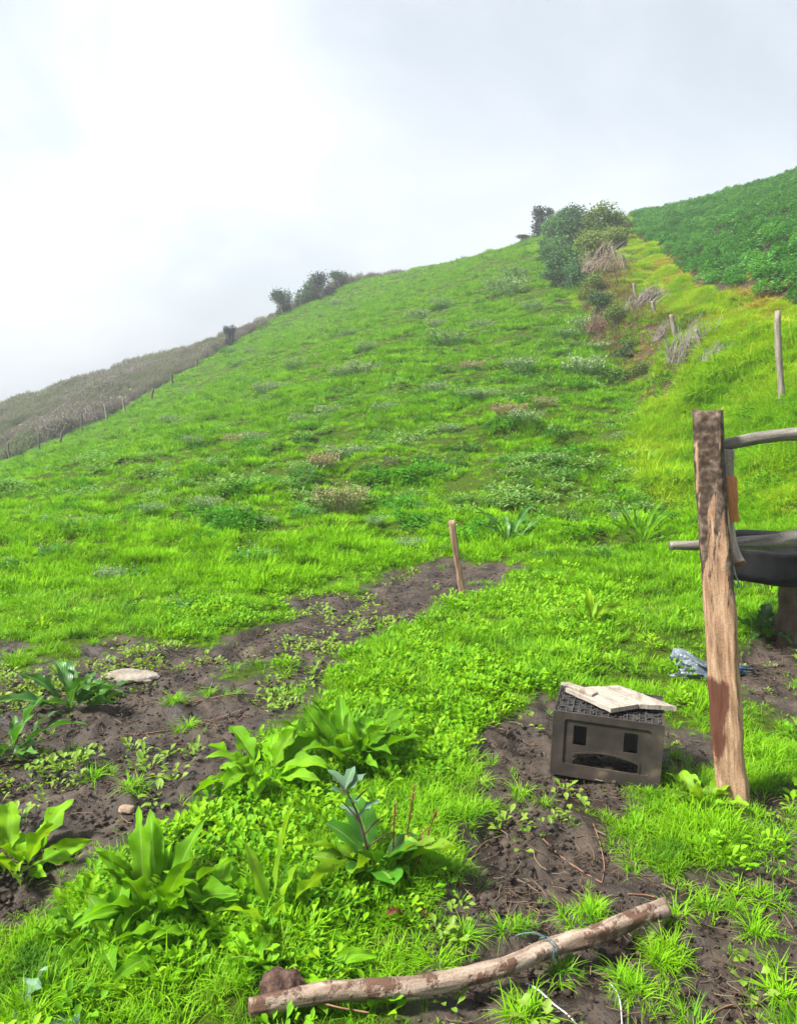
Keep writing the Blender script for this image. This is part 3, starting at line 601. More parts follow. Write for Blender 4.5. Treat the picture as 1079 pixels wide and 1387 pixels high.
# ------------------------------------------------------------------ timber post and rails (the pen on the right)
def post_extra(t, uv, tcn, col):
    L = t.links.new
    sx = N(t, 'ShaderNodeSeparateXYZ'); L(tcn.outputs['Object'], sx.inputs[0])
    mp = N(t, 'ShaderNodeMapping'); mp.inputs['Scale'].default_value = (24, 24, 3.2); mp.inputs['Rotation'].default_value = (0, R(-14), 0); L(tcn.outputs['Object'], mp.inputs[0])
    nz = N(t, 'ShaderNodeTexNoise', i_Scale=1.0, i_Detail=6.0, i_Roughness=0.6); L(mp.outputs[0], nz.inputs['Vector'])
    # bark left on the upper part, torn off along a slanting line
    h = N(t, 'ShaderNodeMath', operation='MULTIPLY_ADD'); h.inputs[1].default_value = 0.8; L(sx.outputs['Z'], h.inputs[0])
    nn = N(t, 'ShaderNodeMath', operation='MULTIPLY_ADD'); nn.inputs[1].default_value = 2.2; nn.inputs[2].default_value = -1.87; L(nz.outputs['Fac'], nn.inputs[0]); L(nn.outputs[0], h.inputs[2])
    rr = ramp(t, [(0.0, g4(0)), (0.10, g4(1))]); L(h.outputs[0], rr.inputs[0])
    fn = N(t, 'ShaderNodeTexNoise', i_Scale=40.0, i_Detail=4.0); L(tcn.outputs['Object'], fn.inputs['Vector'])
    bk = ramp(t, [(0.32, (0.028, 0.018, 0.013, 1)), (0.5, (0.07, 0.048, 0.036, 1)), (0.66, (0.17, 0.125, 0.095, 1))]); L(fn.outputs['Fac'], bk.inputs[0])
    mx = N(t, 'ShaderNodeMix', data_type='RGBA'); L(rr.outputs[0], mx.inputs[0]); L(col, mx.inputs[6]); L(bk.outputs[0], mx.inputs[7])
    # dark red stain down the left edge
    a = N(t, 'ShaderNodeMapRange'); a.inputs['From Min'].default_value = 0.0; a.inputs['From Max'].default_value = -0.055; L(sx.outputs['X'], a.inputs['Value'])
    z1 = ramp(t, [(0.10, g4(0)), (0.20, g4(.7)), (0.34, g4(.95)), (0.50, g4(1)), (0.56, g4(0))]); L(sx.outputs['Z'], z1.inputs[0])
    k = N(t, 'ShaderNodeMath', operation='MULTIPLY'); L(a.outputs[0], k.inputs[0]); L(z1.outputs[0], k.inputs[1])
    sn = N(t, 'ShaderNodeTexNoise', i_Scale=1.0, i_Detail=5.0, i_Roughness=0.65); mp2 = N(t, 'ShaderNodeMapping'); mp2.inputs['Scale'].default_value = (45, 45, 13); L(tcn.outputs['Object'], mp2.inputs[0]); L(mp2.outputs[0], sn.inputs['Vector'])
    k2 = N(t, 'ShaderNodeMath', operation='MULTIPLY'); L(k.outputs[0], k2.inputs[0]); L(sn.outputs['Fac'], k2.inputs[1])
    r2 = ramp(t, [(0.24, g4(0)), (0.36, g4(0.9))]); L(k2.outputs[0], r2.inputs[0])
    m2 = N(t, 'ShaderNodeMix', data_type='RGBA'); L(r2.outputs[0], m2.inputs[0]); L(mx.outputs[2], m2.inputs[6]); m2.inputs[7].default_value = (0.075, 0.022, 0.014, 1)
    return m2.outputs[2]
M_POST = wood_mat('orange_post_wood', (0.12, 0.066, 0.04), (0.31, 0.19, 0.115), (0.50, 0.35, 0.235), cut=(0.16, 0.10, 0.07), scale=16, extra=post_extra, bumpd=0.005)
M_GREY = wood_mat('grey_pole_wood', (0.07, 0.062, 0.055), (0.16, 0.145, 0.125), (0.28, 0.255, 0.225), cut=(0.12, 0.10, 0.085), scale=14)
M_PALE = wood_mat('pale_weathered_wood', (0.13, 0.11, 0.085), (0.30, 0.265, 0.22), (0.42, 0.38, 0.32), cut=(0.18, 0.14, 0.10), scale=10, patch=(0.15, 0.115, 0.085), patch_lo=0.56, patch_hi=0.72, bumpd=0.002)
M_ORNG = wood_mat('orange_split_wood', (0.26, 0.10, 0.04), (0.42, 0.18, 0.075), (0.50, 0.26, 0.12), cut=(0.30, 0.12, 0.06), scale=12)
M_FPOST = wood_mat('fence_post_wood', (0.10, 0.085, 0.07), (0.21, 0.18, 0.15), (0.34, 0.30, 0.26), cut=(0.2, 0.16, 0.13), scale=12)
M_DPOST = wood_mat('dark_fence_post_wood', (0.05, 0.042, 0.036), (0.10, 0.088, 0.076), (0.17, 0.15, 0.13), scale=12)
M_LOG = wood_mat('peeling_log_bark', (0.10, 0.065, 0.045), (0.235, 0.175, 0.13), (0.39, 0.325, 0.26), cut=(0.22, 0.14, 0.095), scale=11, patch=(0.10, 0.055, 0.036), patch_lo=0.52, patch_hi=0.60, bumpd=0.009)

pb = ground(992, 1085); top = at(958, 556, pb[1] + 0.06)
post_h = top[2] - pb[2] + 0.05
YAW = R(-26)
ca, sa = math.cos(-YAW), math.sin(-YAW)
dx, dy = top[0] - pb[0], top[1] - pb[1]
lx, ly = dx * ca - dy * sa, dx * sa + dy * ca
mb = beam(0.112, 0.075, post_h, 60, 10, 0.005, 3, lean=(lx, ly), taper=0.10, ragged=0.007)
o = link('timber_post', mb.mesh('timber_post', M_POST), loc=(pb[0], pb[1], pb[2] - 0.05), rot=(0, 0, YAW))
tag(o, 'thick orange brown sawn post with dark bark at its top, beside the crate', 'post')
PY = pb[1]
# upper curved rail
pts = [at(968, 606, PY + 0.10), at(985, 602, PY + 0.09), at(1030, 593, PY + 0.08), at(1079, 588, PY + 0.06), at(1150, 589, PY + 0.03), at(1260, 598, PY)]
pts = spline(pts, 30); c0 = pts[0].copy()
o = link('rail', tube(pts - c0, np.linspace(0.020, 0.027, 30), 12, 0.10, 4).mesh('rail', M_GREY), loc=c0)
tag(o, 'curved grey branch rail fixed near the top of the orange post', 'rail')
pts = spline([at(906, 739, PY + 0.14), at(950, 738.5, PY + 0.13), at(1000, 736, PY + 0.13), at(1050, 733, PY + 0.13), at(1079, 729, PY + 0.13), at(1250, 722, PY + 0.13)], 34); c0 = pts[0].copy()
o = link('rail', tube(pts - c0, np.interp(np.linspace(0, 1, 34), [0, .5, 1], [0.016, 0.028, 0.034]), 12, 0.10, 9).mesh('rail', M_GREY), loc=c0)
tag(o, 'straight grey pole passing behind the orange post and across the black trough', 'rail')
# bits of timber on the back of the post
def stick(name, mat, a, b, wd, dp, Y, label, cat, seed, rz=0.0):
    A_, B_ = at(a[0], a[1], Y), at(b[0], b[1], Y)
    mb = beam(wd, dp, A_[2] - B_[2], 20, 5, 0.004, seed, lean=(A_[0] - B_[0], 0), ragged=0.008)
    o = link(name, mb.mesh(name, mat), loc=B_, rot=(0, 0, rz)); return tag(o, label, cat)
stick('batten', M_PALE, (984, 610), (986, 650), 0.040, 0.018, PY + 0.075, 'short pale grey batten nailed behind the orange post under the curved rail', 'batten', 11)
stick('timber_offcut', M_ORNG, (988, 645), (991, 706), 0.044, 0.03, PY + 0.070, 'bright orange offcut of split timber fixed behind the orange post', 'offcut', 12)
pts = spline([at(984, 690, PY + 0.09), at(989, 725, PY + 0.08), at(994, 748, PY + 0.06), at(1001, 764, PY + 0.03)], 14); c0 = pts[-1].copy()
o = link('branch_stub', tube(pts - c0, np.linspace(0.014, 0.025, 14), 12, 0.12, 5).mesh('branch_stub', wood_mat('grey_stub_wood', (0.16, 0.13, 0.11), (0.30, 0.26, 0.22), (0.42, 0.38, 0.33), cut=(0.26, 0.10, 0.06), scale=14)), loc=c0)
tag(o, 'grey branch stub with a reddish sawn end behind the orange post', 'branch')
M_TWINE = spot_mat('blue_grey_twine', [(0.10, 0.16, 0.17), (0.30, 0.38, 0.38)], 60)
mb = MB()
for k, q in enumerate(([(992, 762), (995, 778), (1001, 793), (997, 795), (992, 786)], [(990, 765), (991, 785), (993, 802), (996, 806)], [(993, 768), (990, 790), (990, 806)])):
    tube(spline([at(a, b, PY + 0.03 + 0.008 * k) for a, b in q], 14), 0.0032, 6, 0.2, k, mb=mb)
o = link('twine', mb.mesh('twine', M_TWINE)); tag(o, 'loop of blue grey twine hanging on the right side of the orange post', 'twine')

# ------------------------------------------------------------------ feeding trough on a stump
TY = 5.0
tcn_ = at(1046, 733, TY); RAD = 0.42
RUB = spot_mat('black_rubber', [(0.005, 0.005, 0.006), (0.011, 0.011, 0.012), (0.026, 0.024, 0.022)], 6, 0.72, 0.15, 0.3, 0.006, 0.35, 0.8)
zr = tcn_[2]
tb = H(tcn_[0], TY)
zb = at(1046, 795, TY - RAD)[2]
troot = empty('feeding_trough', (tcn_[0], TY, zb)); tag(troot, 'round black rubber feeding trough behind the orange post', 'trough')
ht = zr - zb
prof = [(0.02, 0.03), (RAD * .90, 0.03), (RAD * .94, 0.05), (RAD * .95, ht * .6), (RAD - .022, ht - .02), (RAD - .012, ht + .004), (RAD + .004, ht + .006), (RAD + .010, ht - .006), (RAD + 0.002, ht - .03), (RAD * 1.0, ht * .55), (RAD * .99, 0.05), (RAD * .97, 0.0), (0.02, 0.0)]
def lathe(prof, seg=48, wob=0.0, seed=0):
    th = np.arange(seg) * 2 * math.pi / seg; V = []
    for r_, z_ in prof:
        rr = r_ * (1 + wob * fbm(np.cos(th) * 2 + 5, np.sin(th) * 2, seed, 2))
        V.append(np.column_stack([rr * np.cos(th), rr * np.sin(th), z_ + wob * 0.3 * noise2(np.cos(th) * 3, np.sin(th) * 3, seed + 2)]))
    k = len(prof)
    F = [(i * seg + j, (i) * seg + (j + 1) % seg, (i + 1) * seg + (j + 1) % seg, (i + 1) * seg + j) for i in range(k - 1) for j in range(seg)]
    F.append(tuple(range(seg))[::-1]); F.append(tuple(range((k - 1) * seg, k * seg)))
    m = MB(); m.add(np.vstack(V), [f[::-1] for f in F]); return m
link('basin', lathe(prof, 64, 0.03, 3).mesh('basin', RUB), troot)
st = MB(); sh = zb - tb + 0.05
gridn = 14
sb = beam(0.30, 0.26, sh, 12, 10, 0.02, 21, taper=0.15, ragged=0.0)
stm = spot_mat('stump_earth_brown', [(0.05, 0.038, 0.028), (0.11, 0.08, 0.058), (0.17, 0.13, 0.10)], 9, 0.9, 0.1, 0.6, 0.02)
sx_ = at(1088, 830, TY)[0]
o = link('stump', sb.mesh('stump', stm), loc=(sx_, TY, tb - 0.05), rot=(0, 0, R(12)))
tag(o, 'stubby brown wooden block holding up the black feeding trough', 'stump')

# ------------------------------------------------------------------ bottle crate with a board on it
A0 = ground(744, 1046); B0 = ground(872, 1062)
CW, CD, CH = 0.41, 0.30, 0.262
cyaw = R(-17)
PLAS = spot_mat('muddy_grey_plastic', [(0.016, 0.0135, 0.012), (0.030, 0.024, 0.020), (0.052, 0.041, 0.033), (0.13, 0.10, 0.075)], 8, 0.6, 0.35, 0.3, 0.004, 0.3, 0.74, 9.0)
PLAD = spot_mat('dark_grey_plastic', [(0.028, 0.026, 0.026), (0.06, 0.055, 0.052)], 12, 0.6, 0.35)
# scale so the front spans the two measured corners
cw = 150 / FPX * A0[1]; k = cw / CW
CW *= k; CD *= k; CH *= k
croot = empty('bottle_crate', (A0[0], A0[1], min(A0[2], H(A0[0] + .3, A0[1])) + 0.012), (R(1.0), R(1.8), cyaw))
tag(croot, 'upturned dark grey plastic bottle crate with two square holes and a slot', 'crate')
def face_panel(w_, eyes=True):
    mb = MB(); h_ = CH
    fr = 0.045 * k
    zt = h_ - 0.020 * k
    plate(rrect(0, w_, 0, h_, 0.008, 3), [rrect(fr, w_ - fr, 0.052 * k, zt - .008 * k, 0.012, 3)], 0.006, mb=mb)
    holes = []
    if eyes:
        for ex in (0.255, 0.715): holes.append(rrect(w_ * ex - .025 * k, w_ * ex + .025 * k, h_ * .50, h_ * .80, .005, 3))
        mo_ = []; x0, x1 = w_ * .20, w_ * .795
        for i in range(15):
            q = i / 14; x = x0 + (x1 - x0) * q; mo_.append((x, h_ * (.335 + .085 * math.sin(math.pi * q) ** .8)))
        lower = []
        for i in range(15):
            q = i / 14; x = x1 - (x1 - x0) * q; lower.append((x, h_ * (.20 - .035 * math.sin(math.pi * q))))
        holes.append(mo_ + lower)
    else:
        holes.append(rrect(w_ * .10, w_ * .16, h_ * .22, h_ * .92, .006, 3)); holes.append(rrect(w_ * .84, w_ * .90, h_ * .22, h_ * .92, .006, 3))
        holes.append(rrect(w_ * .3, w_ * .7, h_ * .24, h_ * .36, .02, 4))
    plate(rrect(0.004, w_ - 0.004, 0.004, h_ - 0.004, 0.006, 3), holes, 0.004, M=Matrix.Translation((0, 0.0065, 0)), mb=mb)
    # lips round the holes
    for hl in holes[2:]:
        c = np.mean(hl, axis=0); o2 = [(c[0] + (a - c[0]) * 1.0 + np.sign(a - c[0]) * .006, c[1] + (b - c[1]) + np.sign(b - c[1]) * .006) for a, b in hl]
        plate(o2, [hl], 0.004, M=Matrix.Translation((0, 0.0025, 0)), mb=mb)
    return mb
def place_panel(mb, M):
    mb.V = [np.array([M @ Vector(v) for v in V]) for V in mb.V]; return mb
link('front_panel', face_panel(CW).mesh('front_panel', PLAS, False), croot)
link('rear_panel', place_panel(face_panel(CW), Matrix.Translation((CW, CD, 0)) @ Matrix.Rotation(math.pi, 4, 'Z')).mesh('rear_panel', PLAS, False), croot)
e_ = 0.0112
link('side_panel', place_panel(face_panel(CD - 2 * e_, False), Matrix.Translation((CW - .0005, e_, 0)) @ Matrix.Rotation(math.pi / 2, 4, 'Z')).mesh('side_panel', PLAS, False), croot)
link('side_panel', place_panel(face_panel(CD - 2 * e_, False), Matrix.Translation((.0005, CD - e_, 0)) @ Matrix.Rotation(-math.pi / 2, 4, 'Z')).mesh('side_panel', PLAS, False), croot)
mb = MB(); nx1, ny1 = 18, 13
for i in range(1, nx1):
    x = CW * i / nx1; zz = .0 if i % 3 else .004
    box(mb, x - .0022, x + .0022, .012, CD - .012, CH - .020, CH - .006 + zz)
for j in range(1, ny1):
    y = CD * j / ny1; zz = .0 if j % 3 else .004
    box(mb, .012, CW - .012, y - .0022, y + .0022, CH - .0215, CH - .0072 + zz)
for i in range(5):
    for j in range(4):
        cx, cy = CW * (i + .5) / 5, CD * (j + .5) / 4
        th = np.arange(14) * 2 * math.pi / 14
        for (ra, rb, z0, z1) in ((.030, .026, CH - .022, CH - .0015),):
            V = np.vstack([np.column_stack([cx + r_ * np.cos(th), cy + r_ * np.sin(th), np.full(14, z_)]) for r_, z_ in ((ra, z0), (ra, z1), (rb, z1), (rb, z0))])
            mb.add(V, [(a * 14 + q, a * 14 + (q + 1) % 14, ((a + 1) % 4) * 14 + (q + 1) % 14, ((a + 1) % 4) * 14 + q) for a in range(4) for q in range(14)])
link('lattice', mb.mesh('lattice', PLAD, False), croot)
# bottle dividers below the lattice
mb = MB()
for i in range(1, 5): box(mb, CW * i / 5 - .0015, CW * i / 5 + .0015, .013, CD - .013, CH * .42, CH - .023)
for j in range(1, 4): box(mb, .013, CW - .013, CD * j / 4 - .0015, CD * j / 4 + .0015, CH * .421, CH - .0235)
link('divider', mb.mesh('divider', PLAD, False), croot)

bpy.context.view_layer.update()
MW = croot.matrix_world.copy()
CT = (MW @ Vector((CW / 2, CD / 2, CH)))[2]
def on_plane(px, py, z):
    d = ray(px, py); t_ = (z - EYE) / d[2]; return np.array([d[0] * t_, d[1] * t_, z])
def slab(name, corners, z0, z1, parent, mat, seed, sub=14):
    """a plank from four corner points, uneven edges, UV along its length"""
    c = np.array(corners, float)[:, :2]; V = []; U = []
    Lr = np.linalg.norm(c[3] - c[0]); Wd = np.linalg.norm(c[1] - c[0])
    for zi in (0, 1):
        for i in range(sub + 1):
            for j in range(sub + 1):
                u, v = j / sub, i / sub
                p2 = (c[0] * (1 - u) + c[1] * u) * (1 - v) + (c[3] * (1 - u) + c[2] * u) * v
                ed = (j in (0, sub)); ee = (i in (0, sub))
                nn = 0.0022 * fbm(np.array([v * 9 + seed]), np.array([u * 7.0]), seed, 2)[0]
                p2 = p2 + nn * 1.6 * (ed or ee)
                V.append((p2[0], p2[1], (z1 + 0.25 * nn - (0.002 if (ed or ee) else 0)) if zi else z0)); U.append((u * Wd, v * Lr))
    s = sub + 1; b = s * s; F = []
    for i in range(sub):
        for j in range(sub):
            q = (i * s + j, i * s + j + 1, (i + 1) * s + j + 1, (i + 1) * s + j); F.append(q[::-1]); F.append(tuple(a + b for a in q))
    per = [(0, j) for j in range(sub)] + [(i, sub) for i in range(sub)] + [(sub, j) for j in range(sub, 0, -1)] + [(i, 0) for i in range(sub, 0, -1)]
    for a, d in zip(per, per[1:] + per[:1]):
        ia, id_ = a[0] * s + a[1], d[0] * s + d[1]; F.append((ia, id_, id_ + b, ia + b))
    m = MB(); org = np.array([0, 0, 0.0]); m.add(np.array(V) - np.array(parent.location), F, U)
    me = m.mesh(name, mat, False)
    import bmesh
    bm = bmesh.new(); bm.from_mesh(me); bmesh.ops.recalc_face_normals(bm, faces=bm.faces); bm.to_mesh(me); bm.free()
    return link(name, me, parent)
zt = CT + 0.006 + 0.022
broot = empty('wooden_board', on_plane(835, 945, zt - .022)); tag(broot, 'pale weathered board of two planks lying on top of the bottle crate', 'board')
Pq = lambda a, b: on_plane(a, b, zt)
slab('plank', [Pq(765, 931), Pq(812, 929), Pq(864, 953), Pq(827, 959)], zt - .020, zt, broot, M_PALE, 2)
slab('plank', [Pq(813.5, 929), Pq(838, 927), Pq(916, 956), Pq(866, 953)], zt - .021, zt - .001, broot, M_PALE, 7)
slab('strip', [Pq(759, 927.5), Pq(769, 927), Pq(809, 940), Pq(801, 944)], zt + .0015, zt + .012, broot, M_PALE, 5)

# ------------------------------------------------------------------ plastic bag behind the post
bl = ground(900, 908); br = ground(1030, 910); bc = (bl + br) / 2; span = np.linalg.norm(br - bl)
nu, nv = 60, 30; V = []
for i in range(nv + 1):
    ph = (i / nv) * math.pi * 0.5
    for j in range(nu):
        th = 2 * math.pi * j / nu
        x = math.cos(th) * math.cos(ph); y = math.sin(th) * math.cos(ph); z = math.sin(ph)
        nn = 1 + 0.45 * float(fbm(np.array([x * 2.2 + 3 + z]), np.array([y * 2.2 + z * 2]), 44, 3)[0]) - 0.25 * abs(float(noise2(np.array([x * 5 + z * 3]), np.array([y * 5 + z * 4]), 45)[0]))
        hz = 0.125 * (0.35 + 0.9 * math.exp(-((x + 0.72) / 0.36) ** 2))
        V.append((x * nn * span * 0.47, y * nn * 0.12, max(z * nn, 0) * hz - 0.01))
V = np.array(V); F = [(i * nu + j, i * nu + (j + 1) % nu, (i + 1) * nu + (j + 1) % nu, (i + 1) * nu + j) for i in range(nv) for j in range(nu)]
m, t, out = newmat('crumpled_plastic'); L = t.links.new
tcn = N(t, 'ShaderNodeTexCoord'); nz = N(t, 'ShaderNodeTexNoise', i_Scale=5.0, i_Detail=3.0); L(tcn.outputs['Object'], nz.inputs['Vector'])
r = ramp(t, [(0.40, (0.17, 0.21, 0.24, 1)), (0.55, (0.11, 0.145, 0.18, 1)), (0.60, (0.03, 0.08, 0.19, 1))]); L(nz.outputs['Fac'], r.inputs[0])
p = N(t, 'ShaderNodeBsdfPrincipled', i_Roughness=0.25); p.inputs['Transmission Weight'].default_value = 0.25; L(r.outputs[0], p.inputs['Base Color'])
nb = N(t, 'ShaderNodeTexNoise', i_Scale=22.0, i_Detail=4.0, i_Distortion=1.5); L(tcn.outputs['Object'], nb.inputs['Vector'])
bb = N(t, 'ShaderNodeBump', i_Strength=0.9, i_Distance=0.02); L(nb.outputs['Fac'], bb.inputs['Height']); L(bb.outputs[0], p.inputs['Normal']); L(p.outputs[0], out.inputs[0])
me = mesh_from('plastic_bag', V, F, m)
bd = br - bl
o = link('plastic_bag', me, loc=(bc[0], bc[1], H(bc[0], bc[1]) + .015), rot=(0, 0, math.atan2(bd[1], bd[0])))
tag(o, 'crumpled clear and blue plastic bag lying in grass behind the orange post', 'bag')

# ------------------------------------------------------------------ log, clod, stone, stake, twigs, string
lp = [(338, 1374), (400, 1361), (450, 1353), (520, 1348), (580, 1342), (640, 1329), (690, 1316), (750, 1290), (800, 1276), (850, 1256), (898, 1238)]
LR = [0.024, 0.0255, 0.026, 0.027, 0.027, 0.0275, 0.028, 0.029, 0.029, 0.030, 0.031]
lw = []
for (a, b), r_ in zip(lp, LR):
    q = g0(a, b + 7); lw.append((q[0], q[1], base_h(q[0], q[1])[0] + r_ + 0.006))
lw = spline(lw, 70); c0 = lw[35].copy()
o = link('log', tube(lw - c0, np.interp(np.linspace(0, 1, 70), np.linspace(0, 1, 11), LR) * .86 * (1 + .07 * fbm(np.linspace(0, 9, 70), np.zeros(70), 33, 2)), 24, 0.24, 31).mesh('log', M_LOG), loc=c0)
tag(o, 'long slightly bent log with peeling bark lying across the mud', 'log')
mb = MB(); q = lw[47] - c0; tdir = lw[49] - lw[45]; tdir /= np.linalg.norm(tdir); up = np.array([0, 0, 1.0]); sd = np.cross(tdir, up)
for k_ in range(2):
    cc = q + tdir * (0.008 * k_); rr = 0.0295
    tube([cc + sd * rr * math.cos(a) + up * rr * math.sin(a) + tdir * .004 * math.sin(2 * a) for a in np.linspace(-0.4, math.pi * 1.6, 16)], 0.0015, 6, 0.1, k_, mb=mb)
tube(spline([q + up * .033, q + up * .045 + sd * -.02 - tdir * .03, q + up * .03 - sd * .05 - tdir * .06, q - sd * .07 - tdir * .05 + up * .0], 12), 0.002, 6, 0.1, 5, mb=mb)
o = link('twine', mb.mesh('twine', spot_mat('teal_twine', [(0.03, 0.09, 0.085), (0.09, 0.18, 0.165)], 60)), loc=c0); tag(o, 'teal twine wrapped around the log lying on the mud', 'twine')

def lump(name, px, py, wpx, hpx, mat, label, cat, seed, flat=0.7, rz=0.0, sink=0.25, sub=5, amp=0.35):
    import bmesh
    g = ground(px, py); s = g[1] / FPX; bm = bmesh.new(); bmesh.ops.create_icosphere(bm, subdivisions=sub, radius=1.0)
    for v in bm.verts:
        c = v.co; nn = 1 + amp * float(fbm(np.array([c.x * 1.4 + c.z * .9 + seed]), np.array([c.y * 1.4 - c.z * .7]), seed, 4)[0])
        c *= nn; c.x *= wpx * s * .5; c.y *= wpx * s * .5 * flat; c.z *= hpx * s * .5
    for f in bm.faces: f.smooth = True
    me = bpy.data.meshes.new(name); bm.to_mesh(me); bm.free(); me.materials.append(mat)
    o = link(name, me, loc=(g[0], g[1], g[2] + hpx * s * .5 * (1 - sink)), rot=(0, 0, rz)); return tag(o, label, cat)
lump('dirt_clod', 380, 1350, 62, 58, spot_mat('brown_clod', [(0.035, 0.022, 0.017), (0.085, 0.052, 0.04), (0.14, 0.09, 0.07)], 30, 0.9, 0.1, 0.9, 0.02), 'rounded brown dirt clod resting against the left end of the log', 'clod', 5, .8, 0, .12)
lump('stone', 175, 914, 84, 17, spot_mat('pale_stone', [(0.12, 0.10, 0.08), (0.22, 0.19, 0.155), (0.31, 0.28, 0.235)], 10, 0.9, 0.1, 0.8, 0.04), 'flat pale grey stone half sunk in the mud', 'stone', 9, 0.6, R(8), 0.4)
lump('stone', 172, 1092, 26, 12, spot_mat('tan_stone', [(0.20, 0.13, 0.09), (0.34, 0.25, 0.18)], 30), 'small tan stone at the edge of the mud near the docks', 'stone', 12, 0.7, .4, .2, 4)
sbp = ground(628, 806); stp = at(612, 706, sbp[1])
mb = beam(0.047, 0.036, stp[2] - sbp[2] + .04, 24, 5, 0.006, 8, lean=(stp[0] - sbp[0], 0.02), taper=0.0, ragged=0.03)
o = link('stake', mb.mesh('stake', wood_mat('stake_wood', (0.10, 0.06, 0.036), (0.24, 0.155, 0.10), (0.40, 0.29, 0.20), cut=(0.4, 0.28, 0.18), scale=14)), loc=(sbp[0], sbp[1], sbp[2] - .04))
tag(o, 'short leaning brown wooden stake at the end of the mud patch', 'stake')
def ground_string(name, pts, rad, mat, label, cat, lift=0.004, seed=0, arch=0.0):
    W = []
    for a, b in pts:
        q = g0(a, b); W.append((q[0], q[1], H(q[0], q[1]) + lift))
    W = spline(W, 6 * len(W)); W[:, 2] += arch * np.sin(np.linspace(0, math.pi, len(W)))
    c = W[len(W) // 2].copy(); o = link(name, tube(W - c, np.linspace(rad, rad * .6, len(W)), 6, 0.25, seed).mesh(name, mat), loc=c); return tag(o, label, cat)
M_TW = wood_mat('twig_bark', (0.10, 0.05, 0.035), (0.20, 0.11, 0.07), (0.34, 0.22, 0.15), scale=20)
M_STR = spot_mat('grey_white_string', [(0.30, 0.30, 0.30), (0.55, 0.55, 0.54)], 80)
ground_string('twig', [(735, 1140), (760, 1153), (790, 1170), (815, 1188)], 0.0035, M_TW, 'straight brown twig on the mud path below the crate', 'twig', .006, 1)
ground_string('twig', [(803, 1118), (812, 1140), (818, 1165), (815, 1188)], 0.0025, M_TW, 'thin curved reddish twig beside the straight twig on the mud', 'twig', .006, 2)
ground_string('twig', [(850, 1205), (880, 1208), (910, 1218)], 0.0028, M_TW, 'short pale twig on mud between the log and grass clump', 'twig', .006, 3)
ground_string('twig', [(965, 1358), (985, 1350), (1005, 1347), (1030, 1352)], 0.003, M_TW, 'small brown twig in the mud right of the log', 'twig', .006, 4)
ground_string('twig', [(398, 1322), (412, 1340), (425, 1360), (450, 1372), (500, 1382)], 0.0035, M_TW, 'bent pale root lying over the left end of the log', 'twig', .045, 5)
ground_string('twig', [(160, 1000), (215, 985), (270, 970), (330, 960)], 0.004, M_TW, 'long thin grey stick lying on the left mud patch', 'twig', .008, 6)
ground_string('twig', [(250, 955), (320, 940), (380, 935), (410, 925)], 0.004, M_TW, 'thin pale stick on the mud beside the lush grass edge', 'twig', .008, 7)
ground_string('twig', [(620, 1195), (650, 1215), (690, 1230), (740, 1237)], 0.0022, M_TW, 'thin wiry root crossing the mud above the log', 'twig', .006, 8)
ground_string('twig', [(640, 1150), (655, 1130), (680, 1118)], 0.0022, M_TW, 'tiny reddish root at the edge of the broad leaved weeds', 'twig', .008, 9)
ground_string('string', [(712, 1318), (728, 1330), (750, 1342), (768, 1362), (785, 1390)], 0.003, M_STR, 'frayed white string trailing from the log over the mud', 'string', .006, 10)
ground_string('string', [(826, 1322), (836, 1345), (840, 1372), (842, 1392)], 0.0024, M_STR, 'thin pale string beside grass right of the log', 'string', .006, 11)

# ------------------------------------------------------------------ fences
def fpost(px, pyb, pyt, wpx, label, group=None, lean=0, seed=0, Y=None, mat=None):
    g = ground(px, pyb) if Y is None else at(px, pyb, Y)
    tpt = at(px + lean, pyt, g[1]); r_ = wpx * .5 * g[1] / FPX
    hh = tpt[2] - g[2]
    path = np.column_stack([np.linspace(0, tpt[0] - g[0], 14) + .3 * r_ * np.sin(np.linspace(0, 5, 14) + seed), np.zeros(14), np.linspace(-.1, hh, 14)])
    o = link('fence_post', tube(path, np.linspace(r_ * 1.05, r_ * .9, 14), 9, 0.22, seed).mesh('fence_post', mat or M_FPOST), loc=g); return tag(o, label, 'fence post', group)
fpost(1060, 556, 421, 9, 'tall pale fence post on the bank above the trough', lean=-7, seed=1)
GB = 'weathered posts along the bank fence'
fpost(891, 458, 408, 5, 'thin grey fence post on the bank just left of the dead twigs', GB, -9, 2)
fpost(919, 487, 426, 6, 'grey leaning fence post among dead twigs on the bank', GB, -12, 3)
fpost(953, 500, 446, 5, 'slanting grey fence post right of the dead twigs on the bank', GB, -12, 4)
fpost(846, 382, 346, 4, 'small pale fence post on the bank below the hedge', GB, -3, 5)
fpost(834, 372, 334, 4, 'pale fence post against the shrubs at the top of the bank', GB, -5, 6)
fpost(864, 420, 384, 4, 'short grey fence post halfway up the bank', GB, -6, 7)
GL = 'weathered posts along the left pasture edge'
for i, (px, b, tp) in enumerate([(14, 624, 600), (54, 613, 586), (82, 600, 583), (112, 586, 560), (146, 573, 548), (170, 562, 540), (234, 526, 506), (205, 543, 526), (268, 500, 487)]):
    fpost(px, b, tp, 3.2, ['dark', 'grey', 'grey', 'grey', 'pale', 'pale', 'pale', 'grey', 'grey'][i] + ' weathered fence post along the left edge of the green pasture' if 0 else 'weathered wooden fence post along the left edge of the pasture', GL, (-3, -1, 2, -2, -4, -3, -1, 3, -2)[i], 20 + i, None, M_FPOST if i in (4, 5) else M_DPOST)

